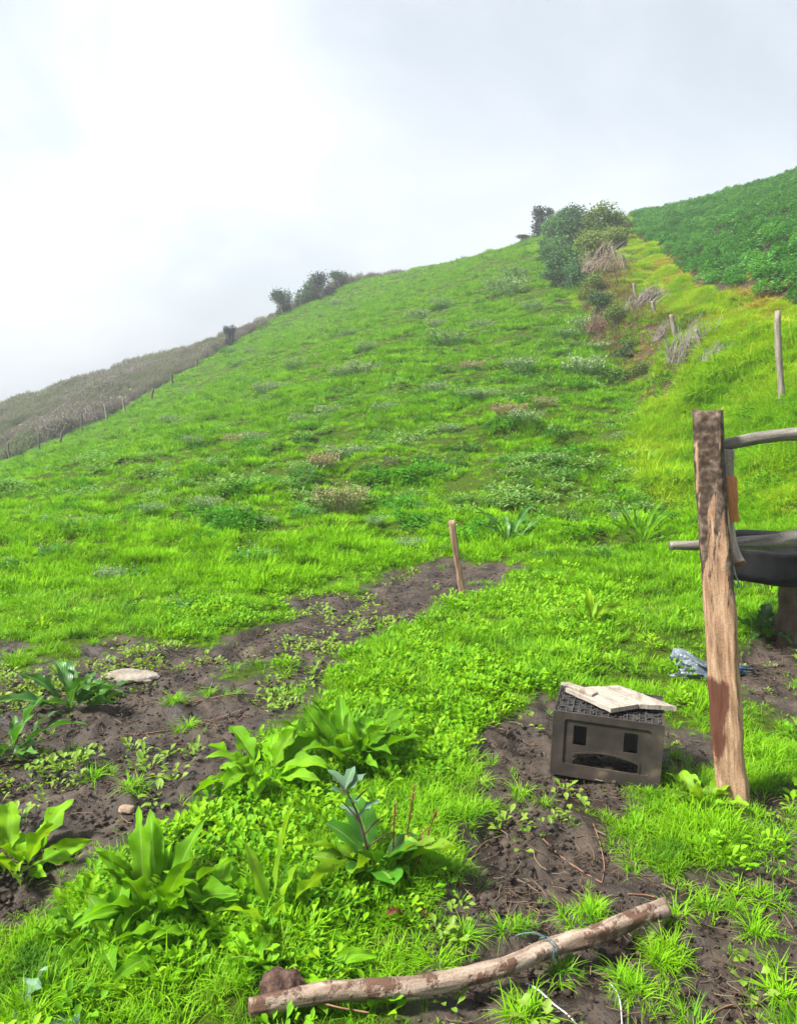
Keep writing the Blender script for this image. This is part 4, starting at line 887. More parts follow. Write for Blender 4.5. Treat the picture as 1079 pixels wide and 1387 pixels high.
# ------------------------------------------------------------------ grass
def fan_points(y0, y1, dens, power, yref, xm=1.0):
    """points over the land seen, thinning with distance"""
    ysm = np.geomspace(max(y0, .3), y1, 400); wdt = 2 * xm * (0.55 * ysm + 1.0)
    f = dens * np.minimum(1, (yref / ysm)) ** power * wdt
    cum = np.concatenate([[0], np.cumsum((f[1:] + f[:-1]) / 2 * np.diff(ysm))]); k = int(cum[-1])
    y = np.interp(RNG.uniform(0, cum[-1], k), cum, ysm); x = RNG.uniform(-1, 1, k) * xm * (0.55 * y + 1.0)
    return x, y
def slope_rot(x, y, k):
    rz = RNG.uniform(0, 6.283, k); return np.column_stack([RNG.normal(0, .12, k), RNG.normal(0, .12, k), rz])
def visible(x, y, z, h=0.4):
    """keep what is not far behind the crest"""
    return np.ones(len(x), bool)

NEAR_T = [blade_tuft(20, .035, .105, .0042, 4, 100 + i, GRN, .8, .7) for i in range(6)] + [blade_tuft(46, .04, .14, .0055, 5, 130 + i, GRN, 1.25, .95, .7) for i in range(4)]
MID_T = [blade_tuft(30, .055, .122, .007, 3, 200 + i, GR, .8, .7) for i in range(6)]
FAR_T = [blade_tuft(40, .125, .19, .014, 2, 300 + i, GR, .9, .8) for i in range(5)]
x, y = fan_points(0.9, 7.5, 1500, 1.15, 2.2, 1.0)
mk = mudmask(x, y); lush = fbm(x * 1.3, y * 1.3, 61, 3)
edge = mudmask(x, y, True)
keep = (RNG.uniform(size=len(x)) > np.maximum(mk * 0.972, .75 * sstep(-.10, 0, edge))) & (x < xl(L_FOOT, y) + .6 + .7 * RNG.normal(size=len(x))) & (RNG.uniform(size=len(x)) < 0.72 + 0.5 * lush)
x, y, mk, lush, edge = x[keep], y[keep], mk[keep], lush[keep], edge[keep]; z = height(x, y, mk)
s = (1 - .45 * sstep(-.35, 0, edge)) * (0.42 + 0.66 * np.clip(lush + .3 + .7 * fbm(x * 4.5, y * 4.5, 69, 2), -.2, 1) + RNG.normal(0, .13, len(x))).clip(.35, 1.5) * (1 - .35 * mk) * (1 + .02 * y)
# sprawling tufts of longer blades
tx, ty = [], []
for (c, r_) in TUFTW:
    if c[1] < 4.2:
        for q in range(int(2 + r_ * 26)): a_ = RNG.uniform(0, 6.28); d_ = r_ * math.sqrt(RNG.uniform()) * .9; tx.append(c[0] + d_ * math.cos(a_)); ty.append(c[1] + d_ * math.sin(a_))
ex, ey = fan_points(1.3, 6.5, 38, 1.0, 2.2); ee = mudmask(ex, ey, True); kk = (ee < -.02) & (RNG.uniform(size=len(ex)) < .25 + .75 * (ee > -.2)); tx = np.concatenate([tx, ex[kk]]); ty = np.concatenate([ty, ey[kk]])
in_crate = lambda x, y: ((x - A0[0]) * math.cos(cyaw) + (y - A0[1]) * math.sin(cyaw) > -.01) & ((x - A0[0]) * math.cos(cyaw) + (y - A0[1]) * math.sin(cyaw) < CW + .01) & (-(x - A0[0]) * math.sin(cyaw) + (y - A0[1]) * math.cos(cyaw) > .02) & (-(x - A0[0]) * math.sin(cyaw) + (y - A0[1]) * math.cos(cyaw) < CD + .01)
ts = RNG.uniform(.32, .62, len(tx))
ii = np.concatenate([RNG.integers(0, 6, len(x)), RNG.integers(6, 10, len(tx))]); x = np.concatenate([x, tx]); y = np.concatenate([y, ty]); s = np.concatenate([s, ts]); z = np.concatenate([z, height(tx, ty)])
ok = ~in_crate(x, y); x, y, z, s, ii = x[ok], y[ok], z[ok], s[ok], ii[ok]
scatter('lush_grass', np.column_stack([x, y, z]), slope_rot(x, y, len(x)), np.column_stack([s * 1.1, s * 1.1, s]), ii, NEAR_T, 'bright green grass growing around the mud and the log', 'grass')
x, y = fan_points(5.5, 24, 270, 1.25, 6, 1.0)
mk = mudmask(x, y); lush = fbm(x * .9, y * .9, 62, 3)
edge = mudmask(x, y, True)
keep = (RNG.uniform(size=len(x)) > np.maximum(mk * 0.965, .75 * sstep(-.12, 0, edge))) & (x < xl(L_FOOT, y) + .5 + .8 * RNG.normal(size=len(x))) & (RNG.uniform(size=len(x)) < 0.8 + 0.5 * lush) & (RNG.uniform(size=len(x)) < sstep(5.5, 7.5, y))
x, y, mk, lush, edge = x[keep], y[keep], mk[keep], lush[keep], edge[keep]; z = height(x, y, mk)
lush = lush + .8 * fbm(x * 2.6, y * 3.2, 67, 2); s = (1 - .45 * sstep(-.5, 0, edge)) * (0.72 + 0.75 * lush + RNG.normal(0, .12, len(x))).clip(.28, 1.7) * (1 - .4 * mk) * (1 + .018 * (y - 6))
p1 = (x, y, z, s)
x2, y2 = fan_points(18, 80, 48, 1.0, 20, 1.0)
mk = mudmask(x2, y2); keep = (RNG.uniform(size=len(x2)) > mk * .8) & (x2 < xl(L_FOOT, y2) + .5 + .8 * RNG.normal(size=len(x2))) & (x2 > xl(L_LEFT, y2) - .3)
x2, y2 = x2[keep], y2[keep]; z2 = height(x2, y2); lush2 = fbm(x2 * .5, y2 * .5, 63, 3)
lush2 = lush2 + .8 * fbm(x2 * 1.4, y2 * 1.7, 68, 2); s2 = (0.74 + 1.0 * lush2 + RNG.normal(0, .15, len(x2))).clip(.3, 1.9) * (1 + .008 * (y2 - 20))
xa = np.concatenate([x, x2]); ya = np.concatenate([y, y2]); za = np.concatenate([z, z2]); sA = np.concatenate([s, s2])
ia = np.concatenate([RNG.integers(0, 6, len(x)), RNG.integers(6, 11, len(x2))])
DKG = leaf_mat('dark_low_weed', [(0.045, 0.17, 0.015), (0.075, 0.25, 0.018), (0.12, 0.33, 0.02)], .3, .7, .06)
DKP = leaf_mat('dull_low_weed', [(0.14, 0.28, 0.05), (0.20, 0.34, 0.08), (0.26, 0.36, 0.11)], .3, .8, .05)
def leaf_clump(seed, mat):
    r = np.random.default_rng(seed); mb = MB()
    for i in range(70):
        a = r.uniform(0, 6.283); d = .16 * math.sqrt(r.uniform()); zz = .15 * (1 - (d / .19) ** 2) * r.uniform(.2, 1.1)
        dr = np.array([math.cos(a + r.normal(0, .7)), math.sin(a + r.normal(0, .7)), r.uniform(-.2, 1.0)]); dr /= np.linalg.norm(dr)
        tiny_leaf(mb, np.array([d * math.cos(a), d * math.sin(a), zz]), dr, np.array([0, 0, 1.0]), r.uniform(.04, .08), r.uniform(.02, .035))
    return mb.mesh('leaf_clump', mat)
LC_T = [leaf_clump(340 + i, DKG) for i in range(3)] + [leaf_clump(350 + i, DKP) for i in range(2)]
dkn = fbm(xa * .9, ya * 1.2, 74, 3) + .5 * fbm(xa * .25, ya * .25, 75, 2); pr = RNG.uniform(size=len(xa))
dkn = fbm(xa * 1.5, ya * 1.9, 74, 3); sw = (pr < .16 * sstep(.28, .5, dkn) + .010) & (ya > 8); ia = np.where(sw, RNG.integers(11, 14, len(xa)), ia)
sw2 = (pr > 1 - .24 * sstep(.22, .5, fbm(xa * 1.1, ya * 1.4, 76, 3)) - .005) & (ya > 9) & ~sw; ia = np.where(sw2, RNG.integers(14, 16, len(xa)), ia); sA = np.where(sw | sw2, sA.clip(.7, 1.5), sA)
scatter('pasture_grass', np.column_stack([xa, ya, za]), slope_rot(xa, ya, len(xa)), np.column_stack([sA * 1.15, sA * 1.15, sA]), ia, MID_T + FAR_T + LC_T, 'bright green pasture grass covering the whole hillside', 'grass')
# bank grass (long, yellow green, hanging)
BK_T = [blade_tuft(34, .12, .22, .010, 3, 400 + i, GRB, 1.0, 1.1) for i in range(5)]
yb = RNG.uniform(5, 60, 90000) ; yb = 5 + (yb - 5) ** 1.0; u = 1.02 - 1.25 * RNG.uniform(0, 1, len(yb)) ** 1.25
keep = RNG.uniform(size=len(yb)) < np.minimum(1, 14 / yb); yb, u = yb[keep], u[keep]
xb = xl(L_FOOT, yb) + u * (np.minimum(xl(L_TOP, yb), .56 * yb + 3.0) - xl(L_FOOT, yb)); 
keep = np.abs(xb) < .56 * yb + 3.1; xb, yb, u = xb[keep], yb[keep], u[keep]
BARE = gp([(790,378),(850,372),(872,425),(880,500),(850,500),(822,470),(800,420)])
bs = sdist(BARE, xb, yb) + .5 * fbm(xb * .9, yb * .9, 81, 3); dsc = np.abs(xb - xl(L_FOOT, yb) + 0.35 * fbm(yb * .5, yb * 0 + 3, 17, 2) - .05); keep = RNG.uniform(size=len(xb)) < np.where((bs > 0) | ((dsc < .4) & (yb > 15) & (yb < 45)), .14, 1); xb, yb, u = xb[keep], yb[keep], u[keep]
zb_ = height(xb, yb); sb_ = (0.8 + .9 * fbm(xb * 1.2, yb * 1.2, 82, 2) + RNG.normal(0, .15, len(xb))).clip(.3, 1.8) * (1 + .012 * yb)
near_f = sstep(7, 12, yb); sb_ *= (.55 + .45 * near_f) * (1 - .42 * sstep(12, 22, yb))
scatter('bank_grass', np.column_stack([xb, yb, zb_]), slope_rot(xb, yb, len(xb)), np.column_stack([sb_, sb_, sb_]), RNG.integers(0, 5, len(xb)), BK_T, 'long yellow green grass covering the bank on the right', 'grass')
DBR = leaf_mat('brown_dead_grass', [(0.13, 0.085, 0.05), (0.22, 0.15, 0.09), (0.30, 0.24, 0.13), (0.20, 0.21, 0.06)], .2, .9, .05)
DB_T = [blade_tuft(34, .16, .24, .010, 3, 470 + i, DBR, 1.1, 1.2) for i in range(4)]
yq = RNG.uniform(18, 38, 9000); xq = RNG.uniform(5, 11, 9000); keep = ((sdist(BARE, xq, yq) + .5 * fbm(xq * .9, yq * .9, 81, 3) > -.1) | (np.abs(xq - xl(L_FOOT, yq) - .3) < .6)) & (RNG.uniform(size=9000) < .5); xq, yq = xq[keep], yq[keep]; sq = RNG.uniform(.6, 1.4, len(xq))
scatter('dead_grass', np.column_stack([xq, yq, height(xq, yq)]), slope_rot(xq, yq, len(xq)), np.column_stack([sq, sq, sq]), RNG.integers(0, 4, len(xq)), DB_T, 'brown dead grass on the slumped part of the bank', 'grass')
# dry orange strip at the lip of the bank
DR_T = [blade_tuft(40, .16, .24, .010, 3, 450 + i, GRD, 1.1, 1.2) for i in range(4)]
yd = RNG.uniform(12, 56, 9000); xd = xl(L_TOP, yd) + RNG.normal(-.55, .5, len(yd)) + .25 * fbm(yd * .8, yd * 0, 84, 2)
keep = (np.abs(xd) < .56 * yd + 3) & (RNG.uniform(size=len(yd)) < .35 + .9 * (fbm(xd * .35, yd * .35, 85, 2) > -.15)); xd, yd = xd[keep], yd[keep]
sd_ = RNG.uniform(.45, .9, len(xd))
scatter('dry_grass', np.column_stack([xd, yd, height(xd, yd)]), slope_rot(xd, yd, len(xd)), np.column_stack([sd_, sd_, sd_ * .85]), RNG.integers(0, 4, len(xd)), DR_T, 'orange yellow dry grass along the lip of the bank', 'grass')

# low broad-leaved ground cover (chickweed, clover) and seedlings on the mud
def low_cover(nl_, rad, Lf, seed, mat, el=(.2, 1.0), shape='round'):
    mb = MB(); r = np.random.default_rng(seed)
    for i in range(nl_):
        a = r.uniform(0, 6.283); d = rad * math.sqrt(r.uniform()); hgt = r.uniform(.004, .05) * (1.2 - d / rad * .7)
        leaf_shape(mb, (d * math.cos(a), d * math.sin(a), hgt), a + r.normal(0, .9), r.uniform(*el), Lf * r.uniform(.6, 1.3), Lf * r.uniform(.42, .62), .5, .1, .2, 4, 2, .22, shape, seed * 50 + i)
    return mb.mesh('low_leaves', mat)
CL_T = [low_cover(34, .06, .026, 500 + i, CLOV, (.1, 1.2)) for i in range(5)]
x, y = fan_points(1.2, 9.5, 520, 1.0, 2.2, 1.0)
COV = [gp(q) for q in ([(470,870),(560,840),(640,800),(760,770),(850,800),(860,860),(780,900),(700,960),(640,990),(610,1050),(520,1060),(420,960)], [(60,1180),(180,1120),(320,1060),(420,1060),(560,1150),(560,1230),(420,1290),(200,1330),(60,1280)], [(180,830),(380,800),(390,840),(240,870)])]
sd = np.full(len(x), -9.0)
for q in COV: sd = np.maximum(sd, sdist(q, x, y))
mk = mudmask(x, y)
keep = (RNG.uniform(size=len(x)) < np.where(sd > 0, .55, .05 * (y < 9))) & (mudmask(x, y, True) < -.06) & ~in_crate(x, y) & (fbm(x * 1.7, y * 1.7, 64, 3) > -.18)
x, y = x[keep], y[keep]; s = RNG.uniform(.6, 1.35, len(x)) * (1 + .02 * y)
scatter('ground_cover', np.column_stack([x, y, height(x, y)]), slope_rot(x, y, len(x)), np.column_stack([s, s, s * 1.1]), RNG.integers(0, 5, len(x)), CL_T, 'low broad leaved weeds growing between the grass', 'ground cover')
SE_T = [low_cover(12, .04, .028, 550 + i, SEED, (.1, 1.0)) for i in range(5)]
x, y = fan_points(1.3, 8, 300, .8, 2.4, 1.0); mk = mudmask(x, y)
keep = (mk > .5) & (x < .2) & (fbm(x * 1.9, y * 1.9, 66, 3) + RNG.normal(0, .15, len(x)) > -0.02) | ((mk > .6) & (x > .2) & (RNG.uniform(size=len(x)) < .07))
x, y = x[keep], y[keep]; s = RNG.uniform(.5, 1.5, len(x))
scatter('seedlings', np.column_stack([x, y, height(x, y)]), slope_rot(x, y, len(x)), np.column_stack([s, s, s]), RNG.integers(0, 5, len(x)), SE_T, 'pale green seedlings scattered over the bare mud', 'seedlings')
# straw and root litter on the mud
def litter(seed):
    mb = MB(); r = np.random.default_rng(seed)
    for i in range(7):
        a = r.uniform(0, 6.283); l = r.uniform(.03, .09); p0 = r.normal(0, .06, 2); k_ = 5; cv = r.normal(0, 1.1)
        pts = []; ang = a; q = np.array([p0[0], p0[1], r.uniform(.002, .012)])
        for j in range(k_): pts.append(q.copy()); q = q + np.array([math.cos(ang), math.sin(ang), r.normal(0, .12)]) * l / k_; ang += cv / k_
        tube(pts, r.uniform(.0008, .0018), 4, 0, i, caps=False, mb=mb)
    return mb.mesh('litter', STRAW)
LI_T = [litter(600 + i) for i in range(6)]
x, y = fan_points(1.2, 8, 260, .9, 2.2, 1.0); mk = mudmask(x, y); keep = (mk > .35) & (RNG.uniform(size=len(x)) < .36); x, y = x[keep], y[keep]; s = RNG.uniform(.6, 1.6, len(x))
scatter('straw_litter', np.column_stack([x, y, height(x, y)]), np.column_stack([np.zeros(len(x)), np.zeros(len(x)), RNG.uniform(0, 6.28, len(x))]), np.column_stack([s, s, s]), RNG.integers(0, 6, len(x)), LI_T, 'bits of straw and root strewn over the mud', 'litter')
def crumbs(seed):
    import bmesh
    mb = MB(); r = np.random.default_rng(seed)
    for i in range(9):
        bm = bmesh.new(); bmesh.ops.create_icosphere(bm, subdivisions=1, radius=1.0); c = r.normal(0, .06, 2); s_ = r.uniform(.0015, .0085)
        V = [(c[0] + v.co.x * s_ * r.uniform(.7, 1.3), c[1] + v.co.y * s_ * r.uniform(.7, 1.3), (v.co.z * .6 + .2) * s_ * r.uniform(.8, 1.2)) for v in bm.verts]
        bm.verts.index_update(); bm.verts.ensure_lookup_table(); mb.add(V, [tuple(v.index for v in f.verts) for f in bm.faces]); bm.free()
    return mb.mesh('crumbs', CRM)
CRM = spot_mat('soil_crumb', [(0.014, 0.010, 0.0075), (0.033, 0.024, 0.018), (0.07, 0.055, 0.044)], 9, .9, .2)
x, y = fan_points(1.2, 8, 300, .9, 2.2, 1.0); mk = mudmask(x, y); keep = mk > .4; x, y = x[keep], y[keep]; s = RNG.uniform(.5, 1.7, len(x))
scatter('soil_crumbs', np.column_stack([x, y, height(x, y)]), np.column_stack([np.zeros(len(x)), np.zeros(len(x)), RNG.uniform(0, 6.28, len(x))]), np.column_stack([s, s, s]), RNG.integers(0, 5, len(x)), [crumbs(650 + i) for i in range(5)], 'small lumps of soil strewn over the mud', 'soil')

# ------------------------------------------------------------------ dock plants and other big leaves, one by one
def dock(px, py, leaves, Lm, Wm, label, mat=DOCK, seed=0, el=(.35, 1.35), droop=(.5, 1.4), shape='lance', lift=0.0, extra=None, arc=(0, 6.283), cat='dock plant', name='dock_plant'):
    g = ground(px, py); r = np.random.default_rng(seed); mb = MB()
    for i in range(leaves):
        a = arc[0] + (arc[1] - arc[0]) * ((i * .618) % 1.0) + r.normal(0, .35)
        e = r.uniform(*el); Lk = Lm * r.uniform(.5, 1.12)
        leaf_shape(mb, (.03 * math.cos(a) + r.normal(0, .02), .03 * math.sin(a) + r.normal(0, .02), lift), a, e, Lk, Wm * (.45 + .55 * Lk / Lm) * r.uniform(.75, 1.15), r.uniform(*droop), r.uniform(.10, .26), r.uniform(.1, .3), 14, 6, r.uniform(.14, .26), shape, seed * 77 + i, r.normal(0, .7), .09)
    o = link(name, mb.mesh(name, mat), loc=g); tag(o, label, cat)
    if extra: extra(o, g, r)
    return o
dock(215, 1228, 34, .27, .068, 'largest dock plant, wide pale green leaves, foreground left of the weeds with a dark stem', DOCK, 1, (.35, 1.3))
dock(150, 1268, 18, .19, .06, 'low dock plant with rounded leaves below the largest dock plant', DOCK, 2, (.15, .9))
dock(285, 1262, 16, .23, .058, 'spreading dock plant just left of the upright yellow green leaves', DOCK, 3, (.25, 1.0))
dock(352, 1054, 22, .25, .07, 'leafy dock plant at the edge of the mud, left of the tall upright dock', DOCK, 4, (.3, 1.2))
dock(478, 1028, 30, .36, .085, 'tall upright dock plant with glossy leaves in the middle of the foreground', DOCK, 5, (.5, 1.45), (.3, 1.1))
dock(22, 1154, 20, .23, .07, 'dock plant on the edge of the dark hollow at the left', DOCK, 6, (.3, 1.2))
dock(10, 1020, 14, .34, .06, 'dark narrow leaved dock plant on the left mud', DOCKD, 7, (.4, 1.3))
dock(97, 950, 16, .33, .08, 'bushy dark green dock plant left of the pale stone', DOCKD, 8, (.4, 1.3))
dock(362, 1245, 6, .34, .05, 'upright yellow green dock leaves right of the largest dock plant', YELL, 9, (.8, 1.4), (.1, .5))
dock(40, 1372, 4, .14, .08, 'silvery broad leaf plant at the bottom left corner', SILV, 10, (.3, .9))
dock(945, 1085, 10, .18, .055, 'young light green plant beside the foot of the orange post', YELL, 11, (.5, 1.3))
dock(1035, 862, 12, .24, .085, 'dark green broad leaved plant under the black trough', DOCKD, 12, (.3, 1.2))
dock(868, 735, 18, .55, .05, 'spiky rosette of narrow pale leaves on the pasture left of the orange post', DOCK, 13, (.4, 1.3), (.4, 1.0), cat='rosette', name='rosette_plant')
dock(800, 850, 10, .34, .05, 'narrow leaved light green plant between the stake and the orange post', YELL, 14, (.5, 1.4), cat='weed', name='weed')
dock(690, 730, 14, .5, .07, 'dark leafy weed right of the leaning stake', DOCKD, 15, (.3, 1.1), cat='weed', name='weed')
dock(425, 1300, 7, .17, .05, 'small leafy weed behind the left half of the log', DOCK, 16, (.3, 1.1), cat='weed', name='weed')
# the mixed weed with dark branching stem, round leaves and rusty flower spikes
def weed_extra(o, g, r):
    mb = MB()
    tp = spline([(0, 0, 0), (-.02, -.01, .10), (-.045, 0, .20), (-.085, 0, .29)], 16); tube(tp, np.linspace(.005, .0025, 16), 7, .1, 1, mb=mb)
    for k_, (i, dx_, dz_) in enumerate(((7, .06, .06), (9, -.06, .07), (12, .05, .05), (14, -.05, .04), (5, .08, .05))):
        b = tp[i]; tube(spline([b, b + (dx_ * .6, .01, dz_ * .6), b + (dx_, .0, dz_)], 8), np.linspace(.003, .0015, 8), 6, .1, k_, mb=mb)
    link('stem', mb.mesh('stem', STEM), o)
    mb = MB()
    for k_, (i, a) in enumerate(((15, 2.5), (14, .6), (13, 3.6), (12, 5.0), (10, 0.2), (9, 2.8), (15, 1.2))): leaf_shape(mb, tp[i], a, .7, .085, .035, .6, .2, .2, 6, 4, .1, 'lance', 900 + k_)
    link('top_leaves', mb.mesh('top_leaves', SILV), o)
    mb = MB(); ml = MB()
    for k_, (bx, tx, hh) in enumerate(((.09, .13, .30), (.06, .07, .24), (.13, .20, .22), (.11, .16, .15))):
        pth = spline([(bx, 0, 0), ((bx + tx) / 2, .01, hh * .5), (tx, 0, hh)], 12); tube(pth, .0022, 6, .1, k_, mb=mb)
        for j in range(46):
            q = pth[r.integers(4, 12)]; d = r.normal(0, 1, 3); d /= np.linalg.norm(d); tiny_leaf(ml, q + d * .003, d, np.array([0, 0, 1.0]), .012, .006)
    link('flower_stem', mb.mesh('flower_stem', RED), o); link('flower_spike', ml.mesh('flower_spike', leaf_mat('rusty_flowers', [(0.22, 0.10, 0.03), (0.30, 0.22, 0.04), (0.25, 0.30, 0.04)], .3)), o)
    mb = MB()
    for k_, (a, e, l, w_) in enumerate(((-1.2, .5, .17, .10), (-2.2, .6, .15, .08), (-.6, .9, .2, .09), (.3, .8, .17, .08), (2.9, .9, .22, .09), (2.2, 1.1, .25, .1), (-1.7, 1.1, .16, .07), (-2.7, .35, .13, .075))):
        leaf_shape(mb, (.01, 0, .02), a, e, l, w_, .7, .05, .12, 10, 6, .3, 'round', 930 + k_)
    link('round_leaf', mb.mesh('round_leaf', leaf_mat('deep_green_leaf', [(0.07, 0.23, 0.015), (0.12, 0.33, 0.02)], .35, .4, .4, veins=True)), o)
dock(505, 1190, 9, .26, .085, 'mixed leafy weed with dark branching stem and rusty flower spikes', YELL, 17, (.6, 1.3), extra=weed_extra, cat='weed', name='flowering_weed')
dock(540, 1235, 5, .11, .03, 'withered reddish brown leaves below the flowering weed', RED, 18, (.2, 1.0), cat='withered leaves', name='withered_plant')

# ------------------------------------------------------------------ weeds dotted over the hillside
def weed_mesh(seed, leaf, head, wd=.5, hh=.32, nl_=170, nh=60):
    r = np.random.default_rng(seed); mb = MB(); mh = MB()
    for i in range(nl_):
        a = r.uniform(0, 6.283); d = wd * .5 * math.sqrt(r.uniform()); z = hh * r.uniform(.05, .75) * (1 - (d / (wd * .55)) ** 2)
        dr = np.array([math.cos(a + r.normal(0, .6)), math.sin(a + r.normal(0, .6)), r.uniform(-.2, .8)]); dr /= np.linalg.norm(dr)
        tiny_leaf(mb, np.array([d * math.cos(a), d * math.sin(a), z]), dr, np.array([0, 0, 1.0]), r.uniform(.05, .10), r.uniform(.025, .045))
    for i in range(int(nh * 1.3)):
        a = r.uniform(0, 6.283); d = wd * .5 * math.sqrt(r.uniform()); b = np.array([d * .6 * math.cos(a), d * .6 * math.sin(a), 0]); tpt = np.array([d * 1.15 * math.cos(a), d * 1.15 * math.sin(a), hh * r.uniform(.55, 1.0)])
        tube([b, (b + tpt) / 2 + (0, 0, .02), tpt], .002, 3, 0, i, caps=False, mb=mh)
        for j in range(4):
            dr = r.normal(0, 1, 3); dr /= np.linalg.norm(dr); tiny_leaf(mh, tpt - (0, 0, .02 * j) + r.normal(0, .012, 3), dr, np.array([0, 0, 1.0]), .045, .026)
    return mb.mesh('leaves', leaf), (mh.mesh('seed_heads', head) if nh else None)
WM = {'grey': [weed_mesh(700 + i, WEED, WGRY, .6, .30, 110, 70) for i in range(3)], 'pink': [weed_mesh(720 + i, WEED, WPNK, .6, .34, 50, 110) for i in range(2)], 'dark': [weed_mesh(740 + i, WEED, WGRY, .5, .26, 220, 6) for i in range(3)]}
def hill_weed(px, py, kind, wpx, label, group, k_):
    g = ground(px, py); s_ = wpx * g[1] / FPX / .6
    a, b = WM[kind][k_ % len(WM[kind])]
    o = empty('pasture_weed', g, (0, 0, k_ * 1.3)); s_ = max(.4, min(s_ * 1.35, 4.0)); o.scale = (s_, s_, s_ * .9); tag(o, label, 'weed', group)
    link('leaves', a, o); link('seed_heads', b, o)
HW_G = [(360,535,28),(400,503,24),(465,513,28),(490,508,34),(442,562,30),(408,572,24),(345,598,26),(260,608,22),(300,640,32),(460,624,36),(490,618,34),(280,690,36),(605,465,38),(590,442,22),(565,432,24),(705,508,34),(790,508,46),(590,532,26),(635,548,26),(685,400,40),(700,380,30),(720,422,24),(765,460,24),(795,445,40),(810,470,26),(600,418,22),(650,445,24),(710,590,34),(495,478,24),(560,600,30),(210,700,26),(150,785,34),(520,560,26),(655,545,28),(740,640,34),(845,605,24)]
HW_D = [(705,510,22),(500,545,18),(602,505,22),(415,658,40),(340,762,48),(755,600,32),(765,655,38),(575,630,26),(202,610,22),(545,478,16),(650,410,16),(860,560,22),(760,480,20),(480,420,14),(690,640,30),(230,560,16),(330,520,16),(600,560,22),(780,465,18),(190,780,34),(640,610,24),(500,640,26),(90,720,28),(240,830,40)]
HW_P = [(320,600,26),(690,580,34),(440,640,30),(640,500,24),(735,560,24)]
for i, (a, b, c) in enumerate(HW_G): hill_weed(a, b, 'grey', c, 'pale grey seeding weed tuft on the green pasture slope', 'grey seeding weeds on the pasture', i)
for i, (a, b, c) in enumerate(HW_D): hill_weed(a, b, 'dark', c, 'low dark green leafy weed on the pasture slope', 'dark leafy weeds on the pasture', i)
for i in range(70):
    a, b = random.uniform(40, 860), random.uniform(400, 760); gq = g0(a, b)
    if gq[1] > 72 or gq[0] < xl(L_LEFT, gq[1]) + .5 or gq[0] > xl(L_FOOT, gq[1]) - .3: continue
    hill_weed(a, b, 'dark' if i % 3 else 'grey', random.uniform(9, 20) * (1 + (b - 400) / 400), 'low dark green leafy weed on the pasture slope' if i % 3 else 'pale grey seeding weed tuft on the green pasture slope', 'dark leafy weeds on the pasture' if i % 3 else 'grey seeding weeds on the pasture', i)
for i, (a, b, c) in enumerate(HW_P): hill_weed(a, b, 'pink', c, 'pinkish brown seeding grass tuft on the pasture slope', 'pinkish grass tufts on the pasture', i)
hill_weed(463, 688, 'pink', 52, 'widest pinkish grass tuft, above the mud patch and left of the stake', None, 1)
hill_weed(75, 757, 'dark', 36, 'round dark weed with pale heads at the left of the pasture', None, 1)
hill_weed(10, 775, 'dark', 40, 'dark weed cut by the left edge of the picture', None, 2)

# ------------------------------------------------------------------ shrubs: hedge on the ridge, bushes along the skyline
def shrub_mesh(seed, mat, nl_=2600, lobes=9, lf=.075, tall=1.0, twig=TWG):
    """unit shrub about 1 wide and `tall` high: lobed crown of leaves and a few stems"""
    r = np.random.default_rng(seed); mb = MB(); ms = MB(); C_ = []
    for i in range(lobes):
        a = r.uniform(0, 6.283); d = .30 * math.sqrt(r.uniform()); C_.append((np.array([d * math.cos(a), d * math.sin(a), tall * r.uniform(.12, .78)]), r.uniform(.11, .27)))
        tube(spline([(0, 0, 0), C_[-1][0] * (.5, .5, .55), C_[-1][0]], 6), np.linspace(.02, .008, 6), 5, .1, i, caps=False, mb=ms)
    for i in range(nl_):
        c, rr = C_[r.integers(lobes)]; d = r.normal(0, 1, 3); d /= np.linalg.norm(d); q = c + d * rr * r.uniform(.45, 1.08) * (1, 1, .9)
        if r.uniform() < .13: q = q + (d * .5 + (0, 0, .5)) * rr * r.uniform(.1, .7)
        if q[2] < .01: q[2] = abs(q[2]) * .3
        dd = d + r.normal(0, .7, 3); dd /= np.linalg.norm(dd); tiny_leaf(mb, q, dd, d, lf * r.uniform(.6, 1.3), lf * r.uniform(.35, .6))
    return mb.mesh('crown', mat), ms.mesh('stems', twig)
SM = {'dark': [shrub_mesh(801 + i, SHD) for i in range(2)], 'mid': [shrub_mesh(811 + i, SHM) for i in range(3)], 'olive': [shrub_mesh(821 + i, SHO) for i in range(2)], 'blue': [shrub_mesh(831 + i, SHB) for i in range(2)], 'bare': [shrub_mesh(841, SCRB, 900, 12, .06)]}
def shrub(px, py, Y, wpx, hpx, kind, label, k_=0):
    g = at(px, py, Y); gz_ = H(g[0], g[1]); s_ = Y / FPX
    a, b = SM[kind][k_ % len(SM[kind])]
    o = empty('shrub', (g[0], g[1], gz_ - .05), (0, 0, k_ * 1.1)); o.scale = (wpx * s_ * 1.15, wpx * s_ * 1.15, (hpx * s_ + max(0, g[2] - gz_) * 0) * 1.0)
    tag(o, label, 'shrub'); link('crown', a, o); link('stems', b, o)
shrub(735, 325, 64, 34, 40, 'blue', 'dark round shrub at the left end of the ridge hedge')
shrub(770, 322, 60, 58, 38, 'mid', 'tall green shrub on the highest point of the ridge hedge', 1)
shrub(800, 318, 56, 60, 32, 'dark', 'broad green shrub next to the potato field on the ridge', 2)
shrub(766, 380, 41, 60, 44, 'mid', 'large grey green shrub on the pasture side of the hedge', 0)
shrub(790, 340, 48, 38, 30, 'blue', 'blackish shrub in the middle of the ridge hedge', 1)
shrub(815, 352, 44, 66, 52, 'olive', 'olive green shrub on the bank side of the hedge', 0)
shrub(800, 385, 38, 56, 48, 'olive', 'lowest olive brown shrub of the hedge above the bare bank', 1)
shrub(745, 348, 54, 46, 46, 'mid', 'small green shrub below the dark round shrub of the hedge', 1)
